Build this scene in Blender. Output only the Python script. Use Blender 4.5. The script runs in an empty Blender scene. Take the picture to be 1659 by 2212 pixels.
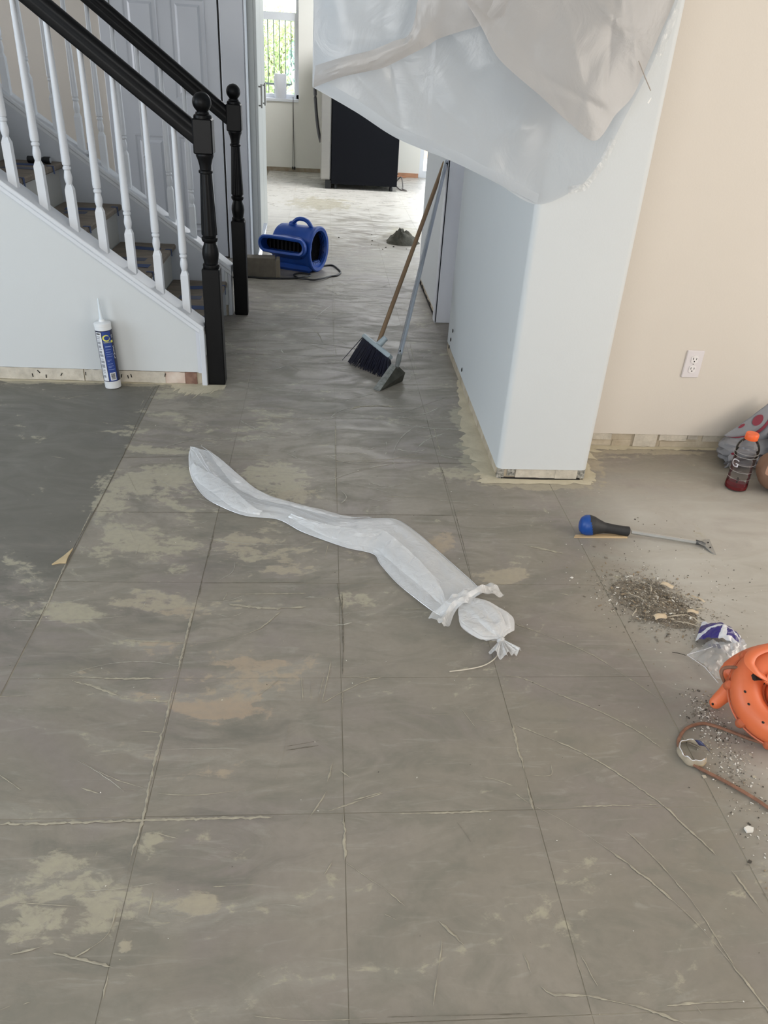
import bpy, math, random
import numpy as np
from mathutils import Vector, Matrix, Euler, noise as mnoise

SC = bpy.context.scene
COL = SC.collection
rnd = random.Random(7)
PI = math.pi

# ------------------------------------------------------------------ camera
CAM_Z, PITCH, YAW, ROLL, FPX = 1.35293, 0.531788966, 0.0965947415, 0.0634323228, 1647.82
def make_camera():
    f = Vector((math.sin(YAW)*math.cos(PITCH), math.cos(YAW)*math.cos(PITCH), -math.sin(PITCH)))
    r = Vector((math.cos(YAW), -math.sin(YAW), 0)); u = r.cross(f)
    c, s = math.cos(ROLL), math.sin(ROLL)
    r, u = c*r+s*u, -s*r+c*u
    cam = bpy.data.cameras.new('camera'); o = bpy.data.objects.new('camera', cam)
    cam.sensor_fit = 'VERTICAL'; cam.sensor_height = 24.0
    cam.lens = FPX/2212*24.0
    cam.clip_start = 0.02; cam.clip_end = 200
    m = Matrix((r, u, -f)).transposed().to_4x4(); m.translation = (0, 0, CAM_Z)
    o.matrix_world = m; COL.objects.link(o); SC.camera = o
make_camera()

# ------------------------------------------------------------------ light
SC.view_settings.view_transform = 'Standard'; SC.view_settings.look = 'None'
SC.view_settings.exposure = 0.0; SC.view_settings.gamma = 1.0
SC.view_settings.use_curve_mapping = False
w = bpy.data.worlds.new('sky'); SC.world = w; w.use_nodes = True
wn = w.node_tree; wn.nodes.clear()
wo = wn.nodes.new('ShaderNodeOutputWorld'); wb = wn.nodes.new('ShaderNodeBackground')
tc = wn.nodes.new('ShaderNodeTexCoord'); sx = wn.nodes.new('ShaderNodeSeparateXYZ')
cr = wn.nodes.new('ShaderNodeValToRGB')
cr.color_ramp.elements[0].position = 0.45; cr.color_ramp.elements[0].color = (.92, .95, 1, 1)
cr.color_ramp.elements[1].position = 1.0; cr.color_ramp.elements[1].color = (.45, .66, 1, 1)
wn.links.new(tc.outputs['Generated'], sx.inputs[0]); wn.links.new(sx.outputs[2], cr.inputs[0])
wn.links.new(cr.outputs[0], wb.inputs[0]); wb.inputs[1].default_value = 4.5
wn.links.new(wb.outputs[0], wo.inputs[0])

def area(name, loc, rot, sx, sy, power, color):
    l = bpy.data.lights.new(name, 'AREA'); l.shape = 'RECTANGLE'; l.size = sx; l.size_y = sy
    l.energy = power; l.color = color
    o = bpy.data.objects.new(name, l); o.location = loc; o.rotation_euler = rot; COL.objects.link(o)
# daylight of the back and right windows, then added fill lights
area('window_daylight_back', (-1.6, -2.93, 1.45), (PI/2, 0, 0), 3.6, 1.9, 112, (1.0, .985, .96))
area('window_daylight_right', (3.33, 0.6, 1.4), (0, PI/2, 0), 1.8, 2.6, 70, (1.0, .90, .79))
area('fill_light_side', (-4.53, .9, 1.4), (0, -PI/2, 0), 1.8, 2.4, 88, (.74, .87, 1.0))  # added cool fill from the left for the column's hall face
area('fill_light_kitchen', (3.33, 7.5, 1.5), (0, PI/2, 0), 1.5, 2.4, 95, (.88, .95, 1.0))  # added fill for the kitchen, stands for an unseen window
area('fill_light_kitchen_top', (.6, 9.6, 2.60), (0, 0, 0), .9, .9, 85, (.97, .98, 1.0))  # added fill from above to brighten the far kitchen wall
area('fill_light_left', (-4.53, 5.4, 1.45), (0, -PI/2, 0), 1.6, 1.2, 46, (.93, .95, 1.0))  # added fill to brighten the hall and the stairs
sl = bpy.data.lights.new('sun', 'SUN'); sl.energy = 4.0; sl.angle = 0.01; sl.color = (1, .95, .87)
so = bpy.data.objects.new('sun', sl); so.rotation_euler = (math.radians(38), 0, math.radians(-20)); COL.objects.link(so)

# ------------------------------------------------------------------ helpers
def lin(c):
    return tuple((v/12.92 if v <= .04045 else ((v+.055)/1.055)**2.4) for v in [x/255 for x in c])
MATS = {}
def mat(name, col, rough=.5, metal=0., var=.06, scale=8., bump=0., bscale=40., spec=.5, col2=None, stretch=None, coat=0.):
    """principled material with noise mottling between two colours"""
    if name in MATS: return MATS[name]
    m = bpy.data.materials.new(name); m.use_nodes = True; nt = m.node_tree; N = nt.nodes; L = nt.links
    b = N['Principled BSDF']; b.inputs['Roughness'].default_value = rough; b.inputs['Metallic'].default_value = metal
    b.inputs['Specular IOR Level'].default_value = spec; b.inputs['Coat Weight'].default_value = coat
    t = N.new('ShaderNodeTexCoord'); src = t.outputs['Object']
    if stretch:
        mp = N.new('ShaderNodeMapping'); mp.inputs['Scale'].default_value = stretch
        L.new(src, mp.inputs[0]); src = mp.outputs[0]
    n = N.new('ShaderNodeTexNoise'); n.inputs['Scale'].default_value = scale; n.inputs['Detail'].default_value = 5
    L.new(src, n.inputs['Vector'])
    c = lin(col); d = lin(col2) if col2 else tuple(v*(1-var*2) for v in c); e = c if col2 else tuple(min(1, v*(1+var)) for v in c)
    mx = N.new('ShaderNodeMix'); mx.data_type = 'RGBA'
    mx.inputs['A'].default_value = (*d, 1); mx.inputs['B'].default_value = (*e, 1)
    mr = N.new('ShaderNodeMapRange'); mr.inputs[1].default_value = .3; mr.inputs[2].default_value = .7
    L.new(n.outputs['Fac'], mr.inputs[0]); L.new(mr.outputs[0], mx.inputs['Factor'])
    L.new(mx.outputs['Result'], b.inputs['Base Color'])
    if bump:
        n2 = N.new('ShaderNodeTexNoise'); n2.inputs['Scale'].default_value = bscale; n2.inputs['Detail'].default_value = 4
        L.new(src, n2.inputs['Vector'])
        bp = N.new('ShaderNodeBump'); bp.inputs['Strength'].default_value = bump; bp.inputs['Distance'].default_value = .01
        L.new(n2.outputs['Fac'], bp.inputs['Height']); L.new(bp.outputs[0], b.inputs['Normal'])
    MATS[name] = m
    return m
def glass(name, col=(1, 1, 1), rough=.02, amount=.88, tint=None):
    """thin clear sheet: mostly see-through with a mirror-like skin"""
    if name in MATS: return MATS[name]
    m = bpy.data.materials.new(name); m.use_nodes = True; nt = m.node_tree; N = nt.nodes; L = nt.links; N.clear()
    o = N.new('ShaderNodeOutputMaterial'); tr = N.new('ShaderNodeBsdfTransparent'); gl = N.new('ShaderNodeBsdfGlossy')
    tr.inputs[0].default_value = (*col, 1); gl.inputs['Roughness'].default_value = rough
    fr = N.new('ShaderNodeLayerWeight'); fr.inputs['Blend'].default_value = 1-amount
    mx = N.new('ShaderNodeMixShader'); L.new(fr.outputs['Fresnel'], mx.inputs[0])
    L.new(tr.outputs[0], mx.inputs[1]); L.new(gl.outputs[0], mx.inputs[2]); L.new(mx.outputs[0], o.inputs[0])
    MATS[name] = m
    return m
def film(name, clear, col=(235, 238, 240), transl=.5, gloss=.10, rough=.25, bump=.5, bscale=14.):
    """milky polythene film"""
    if name in MATS: return MATS[name]
    m = bpy.data.materials.new(name); m.use_nodes = True; nt = m.node_tree; N = nt.nodes; L = nt.links; N.clear()
    o = N.new('ShaderNodeOutputMaterial'); tr = N.new('ShaderNodeBsdfTransparent'); di = N.new('ShaderNodeBsdfDiffuse')
    tl = N.new('ShaderNodeBsdfTranslucent'); gl = N.new('ShaderNodeBsdfGlossy')
    c = (*lin(col), 1); di.inputs[0].default_value = c; tl.inputs[0].default_value = c; gl.inputs['Roughness'].default_value = rough
    t = N.new('ShaderNodeTexCoord'); n = N.new('ShaderNodeTexNoise'); n.inputs['Scale'].default_value = bscale; n.inputs['Detail'].default_value = 6
    n.inputs['Distortion'].default_value = 1.2
    L.new(t.outputs['Object'], n.inputs['Vector'])
    bp = N.new('ShaderNodeBump'); bp.inputs['Strength'].default_value = bump; bp.inputs['Distance'].default_value = .01
    L.new(n.outputs['Fac'], bp.inputs['Height'])
    for s in (di, tl, gl): L.new(bp.outputs[0], s.inputs['Normal'])
    a = N.new('ShaderNodeMixShader'); a.inputs[0].default_value = transl; L.new(di.outputs[0], a.inputs[1]); L.new(tl.outputs[0], a.inputs[2])
    b = N.new('ShaderNodeMixShader'); b.inputs[0].default_value = gloss; L.new(a.outputs[0], b.inputs[1]); L.new(gl.outputs[0], b.inputs[2])
    k = N.new('ShaderNodeMixShader'); k.inputs[0].default_value = clear; L.new(b.outputs[0], k.inputs[1]); L.new(tr.outputs[0], k.inputs[2])
    L.new(k.outputs[0], o.inputs[0])
    MATS[name] = m
    return m

class MB:
    """collects vertices and faces, links them as one mesh object"""
    def __init__(s): s.v = []; s.f = []; s.mi = []; s.sm = []; s.T = Matrix(); s.k = 0; s.smooth = False
    def at(s, loc=(0, 0, 0), rot=(0, 0, 0), basis=None):
        s.T = Matrix.Translation(loc) @ (basis.to_4x4() if basis else Euler(rot).to_matrix().to_4x4()); return s
    def add(s, vs, fs):
        o = len(s.v); s.v += [tuple(s.T @ Vector(p)) for p in vs]
        for q in fs: s.f.append(tuple(o+i for i in q)); s.mi.append(s.k); s.sm.append(s.smooth)
        return s
    def box(s, x0, x1, y0, y1, z0, z1, b=0.):
        if b <= 0:
            return s.add([(x0, y0, z0), (x1, y0, z0), (x1, y1, z0), (x0, y1, z0), (x0, y0, z1), (x1, y0, z1), (x1, y1, z1), (x0, y1, z1)],
                         [(3, 2, 1, 0), (4, 5, 6, 7), (0, 1, 5, 4), (1, 2, 6, 5), (2, 3, 7, 6), (3, 0, 4, 7)])
        # bevelled box as rounded stack
        P = []; F = []
        for z, i in ((z0, b), (z0+b, 0), (z1-b, 0), (z1, b)):
            P += [(x0+i+b*(i == 0), y0+i, z), (x1-i-b*(i == 0), y0+i, z), (x1-i, y0+i+b*(i == 0), z), (x1-i, y1-i-b*(i == 0), z),
                  (x1-i-b*(i == 0), y1-i, z), (x0+i+b*(i == 0), y1-i, z), (x0+i, y1-i-b*(i == 0), z), (x0+i, y0+i+b*(i == 0), z)]
        for r in range(3):
            for i in range(8):
                j = (i+1) % 8; F.append((r*8+i, r*8+j, r*8+8+j, r*8+8+i))
        F.append(tuple(range(7, -1, -1))); F.append(tuple(range(24, 32)))
        return s.add(P, F)
    def lathe(s, prof, n=24, cap=True, flute=0, fl=0.):
        P = []; F = []
        for r, z in prof:
            for i in range(n):
                a = 2*PI*i/n; q = r*(1+fl*math.cos(flute*a)) if flute else r
                P.append((q*math.cos(a), q*math.sin(a), z))
        m = len(prof)
        for k in range(m-1):
            for i in range(n):
                j = (i+1) % n; F.append((k*n+i, k*n+j, k*n+n+j, k*n+n+i))
        if cap: F.append(tuple(range(n-1, -1, -1))); F.append(tuple(range((m-1)*n, m*n)))
        return s.add(P, F)
    def prism(s, poly, z0, z1):
        n = len(poly)
        P = [(x, y, z0) for x, y in poly]+[(x, y, z1) for x, y in poly]
        F = [tuple(range(n-1, -1, -1)), tuple(range(n, 2*n))]+[(i, (i+1) % n, n+(i+1) % n, n+i) for i in range(n)]
        return s.add(P, F)
    def tube(s, pts, r, n=8, closed=False, flat=1.):
        pts = [Vector(p) for p in pts]; m = len(pts); P = []; F = []
        up = Vector((0, 0, 1))
        for i, p in enumerate(pts):
            t = (pts[(i+1) % m]-pts[i-1]) if (closed or 0 < i < m-1) else (pts[1]-pts[0] if i == 0 else pts[-1]-pts[-2])
            t.normalize(); a = t.cross(up)
            if a.length < .05: a = t.cross(Vector((0, 1, 0)))
            a.normalize(); b = a.cross(t)
            rr = r[i] if isinstance(r, (list, tuple)) else r
            for k in range(n):
                g = 2*PI*k/n; P.append(p+a*(rr*math.cos(g))+b*(rr*flat*math.sin(g)))
        for i in range(m if closed else m-1):
            for k in range(n):
                l = (k+1) % n; j = (i+1) % m; F.append((i*n+k, i*n+l, j*n+l, j*n+k))
        if not closed: F.append(tuple(range(n-1, -1, -1))); F.append(tuple(range((m-1)*n, m*n)))
        return s.add(P, F)
    def grid(s, nu, nv, fn, wrap=False):
        P = [fn(i/(nu if wrap else nu-1), j/(nv-1)) for j in range(nv) for i in range(nu)]; F = []
        for j in range(nv-1):
            for i in range(nu if wrap else nu-1):
                k = (i+1) % nu; F.append((j*nu+i, j*nu+k, j*nu+nu+k, j*nu+nu+i))
        return s.add(P, F)
    def ell(s, c, r, nu=20, nv=12, dis=0., ds=3., seed=0.):
        def fn(u, v):
            a = 2*PI*u; b = PI*(v*.998+.001); d = Vector((math.cos(a)*math.sin(b), math.sin(a)*math.sin(b), -math.cos(b)))
            k = 1+dis*mnoise.noise(d*ds+Vector((seed, seed, 0))) if dis else 1
            return (c[0]+r[0]*d.x*k, c[1]+r[1]*d.y*k, c[2]+r[2]*d.z*k)
        return s.grid(nu, nv, fn, wrap=True)
    def text(s, st, size, depth=0., fn=None):
        cu = bpy.data.curves.new('t', 'FONT'); cu.body = st; cu.size = size; cu.extrude = depth; cu.align_x = 'CENTER'; cu.align_y = 'CENTER'
        o = bpy.data.objects.new('t', cu); COL.objects.link(o); bpy.context.view_layer.update()
        me = bpy.data.meshes.new_from_object(o.evaluated_get(bpy.context.evaluated_depsgraph_get()))
        vs = [tuple(v.co) for v in me.vertices]; fs = [tuple(p.vertices) for p in me.polygons]
        bpy.data.objects.remove(o); bpy.data.curves.remove(cu); bpy.data.meshes.remove(me)
        return s.add([fn(p) for p in vs] if fn else vs, fs)
    def build(s, name, m, parent=None, org=None, bevel=0., solid=0., sub=0, kind=None):
        org = Vector(org) if org is not None else (WORG[parent.name] if parent else Vector((0, 0, 0)))
        me = bpy.data.meshes.new(name)
        me.from_pydata([tuple(Vector(p)-org) for p in s.v], [], s.f)
        for q in (m if isinstance(m, (list, tuple)) else [m]): me.materials.append(q)
        for i, p in enumerate(me.polygons): p.material_index = s.mi[i]; p.use_smooth = s.sm[i]
        me.update(); me.validate()
        if any(s.sm): me.set_sharp_from_angle(angle=.75)
        o = bpy.data.objects.new(name, me); COL.objects.link(o)
        if parent: o.parent = parent; o.location = org-WORG[parent.name]
        else: o.location = org
        WORG[o.name] = org
        if solid:
            d = o.modifiers.new('solid', 'SOLIDIFY'); d.thickness = solid; d.offset = 0
        if bevel:
            d = o.modifiers.new('bevel', 'BEVEL'); d.width = bevel; d.segments = 2; d.limit_method = 'ANGLE'; d.angle_limit = .6
        if sub:
            d = o.modifiers.new('sub', 'SUBSURF'); d.levels = sub; d.render_levels = sub
        if kind: o['kind'] = kind
        return o
WORG = {}
def S(): m = MB(); m.smooth = True; return m
def tag(o, label=None, cat=None, group=None, kind=None):
    if label: o['label'] = label
    if cat: o['category'] = cat
    if group: o['group'] = group
    if kind: o['kind'] = kind
    return o
def thing(name, loc, label, cat, group=None, kind=None):
    o = bpy.data.objects.new(name, None); o.empty_display_size = .05; o.location = loc; COL.objects.link(o)
    WORG[o.name] = Vector(loc)
    return tag(o, label, cat, group, kind)
def copy_part(o, parent, loc):
    c = o.copy(); COL.objects.link(c); c.parent = parent; c.location = Vector(loc)-WORG[parent.name]; WORG[c.name] = Vector(loc)
    return c
def smoothline(pts, k=6):
    """Catmull-Rom through the points"""
    P = [Vector(p) for p in pts]; out = []
    for i in range(len(P)-1):
        a = P[max(i-1, 0)]; b = P[i]; c = P[i+1]; d = P[min(i+2, len(P)-1)]
        for j in range(k):
            t = j/k; out.append(.5*((2*b)+(c-a)*t+(2*a-5*b+4*c-d)*t*t+(3*b-a-3*c+d)*t**3))
    return out+[P[-1]]
def interp(pts, x):
    for (a, b), (c, d) in zip(pts, pts[1:]):
        if a <= x <= c: return b+(d-b)*(x-a)/max(c-a, 1e-9)
    return pts[0][1] if x < pts[0][0] else pts[-1][1]
def nz(p, s=1., seed=0.): return mnoise.noise(Vector(p)*s+Vector((seed, seed*1.7, seed*.3)))

# ------------------------------------------------------------------ materials of the setting
WALL = mat('white wall paint', (207, 210, 211), .62, var=.012, scale=1.5, bump=.04, bscale=160)
WARM = mat('white wall paint with warm light', (214, 206, 196), .62, var=.012, scale=1.5, bump=.04, bscale=160)  # same white paint with the warm light put into its colour
TRIM = mat('white gloss trim', (208, 211, 218), .32, var=.01, scale=3)
RAW = mat('bare drywall edge', (200, 189, 170), .85, col2=(168, 155, 134), scale=14, bump=.4, bscale=50)
RAWD = mat('stained drywall edge', (96, 62, 52), .9, col2=(150, 120, 104), scale=20, bump=.4)
DARKGAP = mat('dark gap', (40, 36, 33), .9)
BLACK = mat('black lacquer', (9, 9, 11), .42, var=.1, scale=20, spec=.22)

def floor_material():
    m = bpy.data.materials.new('skimmed floor'); m.use_nodes = True; nt = m.node_tree; N = nt.nodes; L = nt.links
    b = N['Principled BSDF']; g = N.new('ShaderNodeNewGeometry'); at = N.new('ShaderNodeAttribute'); at.attribute_name = 'wear'
    sp = N.new('ShaderNodeSeparateColor'); L.new(at.outputs['Color'], sp.inputs[0])
    def noise(scale, stretch=None, det=6, dist=0., rough=.55):
        n = N.new('ShaderNodeTexNoise'); n.inputs['Scale'].default_value = scale; n.inputs['Detail'].default_value = det
        n.inputs['Distortion'].default_value = dist; n.inputs['Roughness'].default_value = rough
        mp = N.new('ShaderNodeMapping'); mp.inputs['Scale'].default_value = stretch or (1, 1, 1)
        L.new(g.outputs['Position'], mp.inputs[0]); L.new(mp.outputs[0], n.inputs['Vector']); return n.outputs['Fac']
    def math_(op, a, c, d=None):
        n = N.new('ShaderNodeMath'); n.operation = op
        for i, x in enumerate((a, c) if d is None else (a, c, d)):
            if isinstance(x, (int, float)): n.inputs[i].default_value = x
            else: L.new(x, n.inputs[i])
        return n.outputs[0]
    def rng(x, a, c, d=0., e=1.):
        n = N.new('ShaderNodeMapRange'); n.inputs[1].default_value = a; n.inputs[2].default_value = c; n.inputs[3].default_value = d; n.inputs[4].default_value = e
        n.interpolation_type = 'SMOOTHSTEP'; L.new(x, n.inputs[0]); return n.outputs[0]
    def mix(f, a, c):
        n = N.new('ShaderNodeMix'); n.data_type = 'RGBA'
        for s, x in (('Factor', f), ('A', a), ('B', c)):
            if isinstance(x, (int, float)): n.inputs[s].default_value = x
            elif isinstance(x, tuple): n.inputs[s].default_value = (*lin(x), 1)
            else: L.new(x, n.inputs[s])
        return n.outputs['Result']
    def polar(cx, cy, fr, fa, det=6):
        # streaks that run along arcs about a point, like strokes of a long trowel
        s_ = N.new('ShaderNodeSeparateXYZ'); L.new(g.outputs['Position'], s_.inputs[0])
        w1 = noise(2.5, det=3); dx = math_('SUBTRACT', s_.outputs[0], cx); dy = math_('SUBTRACT', s_.outputs[1], cy)
        r_ = math_('SQRT', math_('ADD', math_('MULTIPLY', dx, dx), math_('MULTIPLY', dy, dy)), 0.)
        r_ = math_('ADD', r_, math_('MULTIPLY', w1, .26)); an = math_('ARCTAN2', dy, dx)
        cb_ = N.new('ShaderNodeCombineXYZ'); L.new(math_('MULTIPLY', r_, fr), cb_.inputs[0]); L.new(math_('MULTIPLY', an, fa), cb_.inputs[1])
        n = N.new('ShaderNodeTexNoise'); n.inputs['Scale'].default_value = 1; n.inputs['Detail'].default_value = det; n.inputs['Roughness'].default_value = .6
        L.new(cb_.outputs[0], n.inputs['Vector']); return n.outputs['Fac']
    sy = N.new('ShaderNodeSeparateXYZ'); L.new(g.outputs['Position'], sy.inputs[0])
    arc_near = polar(-.30, 2.5, 9., 1.6); arc_hall = polar(-.25, 7.5, 8., 15.)
    zone = rng(sy.outputs[1], 2.3, 2.9)
    mxa = N.new('ShaderNodeMix'); L.new(zone, mxa.inputs[0]); L.new(arc_near, mxa.inputs[2]); L.new(arc_hall, mxa.inputs[3]); arc = mxa.outputs[0]
    leftzone = rng(sy.outputs[0], -.1, .35, 1., .25)
    big = noise(1.3, det=4, dist=.6); smear = noise(3.0, (1, 2.1, 1), 7, 2.0, .62); fine = noise(55, det=5); spots = noise(24, (1, 1.5, 1), 6, .4, .65)
    thin = noise(4.5, (1, 5, 1), 7, 2.2, .65)
    c = mix(rng(big, .35, .65), FL['a'], FL['b'])
    hue = noise(2.1, det=3, dist=.8); c = mix(rng(hue, .45, .65, 0, .6), c, FL['hue'])
    c = mix(rng(smear, .42, .66, 0, .75), c, FL['c'])
    c = mix(rng(thin, .54, .70, 0, .42), c, FL['d'])
    c = mix(math_('MULTIPLY', rng(arc, .52, .68, 0, .55), leftzone), c, FL['d'])
    c = mix(math_('MULTIPLY', rng(arc, .46, .32, 0, .45), leftzone), c, FL['dark'])
    c = mix(rng(fine, .3, .8, 0, .16), c, FL['dark'])
    # darker scraped zones
    dk = math_('ADD', sp.outputs[1], math_('MULTIPLY', math_('SUBTRACT', smear, .5), .8))
    c = mix(rng(dk, .30, .75, 0, .8), c, FL['dark'])
    # paler zone at the right and the pale kitchen floor
    k = math_('ADD', sp.outputs[2], math_('MULTIPLY', math_('SUBTRACT', smear, .5), rng(sy.outputs[1], 4.8, 6.5, .45, 1.5)))
    c = mix(rng(k, .2, .8, 0, 1.), c, FL['pale'])
    # dried adhesive residue with ragged edges
    r = math_('ADD', sp.outputs[0], math_('ADD', math_('MULTIPLY', math_('SUBTRACT', spots, .5), 1.9), math_('MULTIPLY', math_('SUBTRACT', arc, .5), 3.0)))
    rm = rng(r, .38, .70)
    res = mix(at.outputs['Alpha'], FL['res'], FL['pink'])
    res = mix(rng(fine, .35, .7, 0, .35), res, FL['b'])
    c = mix(math_('MULTIPLY', rm, .78), c, res)
    L.new(c, b.inputs['Base Color'])
    ro = math_('SUBTRACT', rng(smear, .3, .7, .40, .62), math_('MULTIPLY', sp.outputs[2], .20))
    L.new(ro, b.inputs['Roughness']); b.inputs['Specular IOR Level'].default_value = .38
    bp = N.new('ShaderNodeBump'); bp.inputs['Strength'].default_value = .35; bp.inputs['Distance'].default_value = .004
    h = math_('ADD', math_('MULTIPLY', smear, .8), math_('ADD', math_('MULTIPLY', rm, .25), math_('MULTIPLY', fine, .12)))
    L.new(h, bp.inputs['Height']); L.new(bp.outputs[0], b.inputs['Normal'])
    return m
FL = dict(a=(139, 132, 120), b=(153, 145, 134), c=(128, 124, 113), d=(166, 161, 150), dark=(103, 101, 94), pale=(198, 194, 186), res=(176, 169, 148), pink=(172, 149, 128), hue=(139, 130, 126))
FLOOR = floor_material()
JOINT = mat('floor joint', (140, 134, 121), .9, col2=(158, 151, 136), scale=5)
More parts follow.
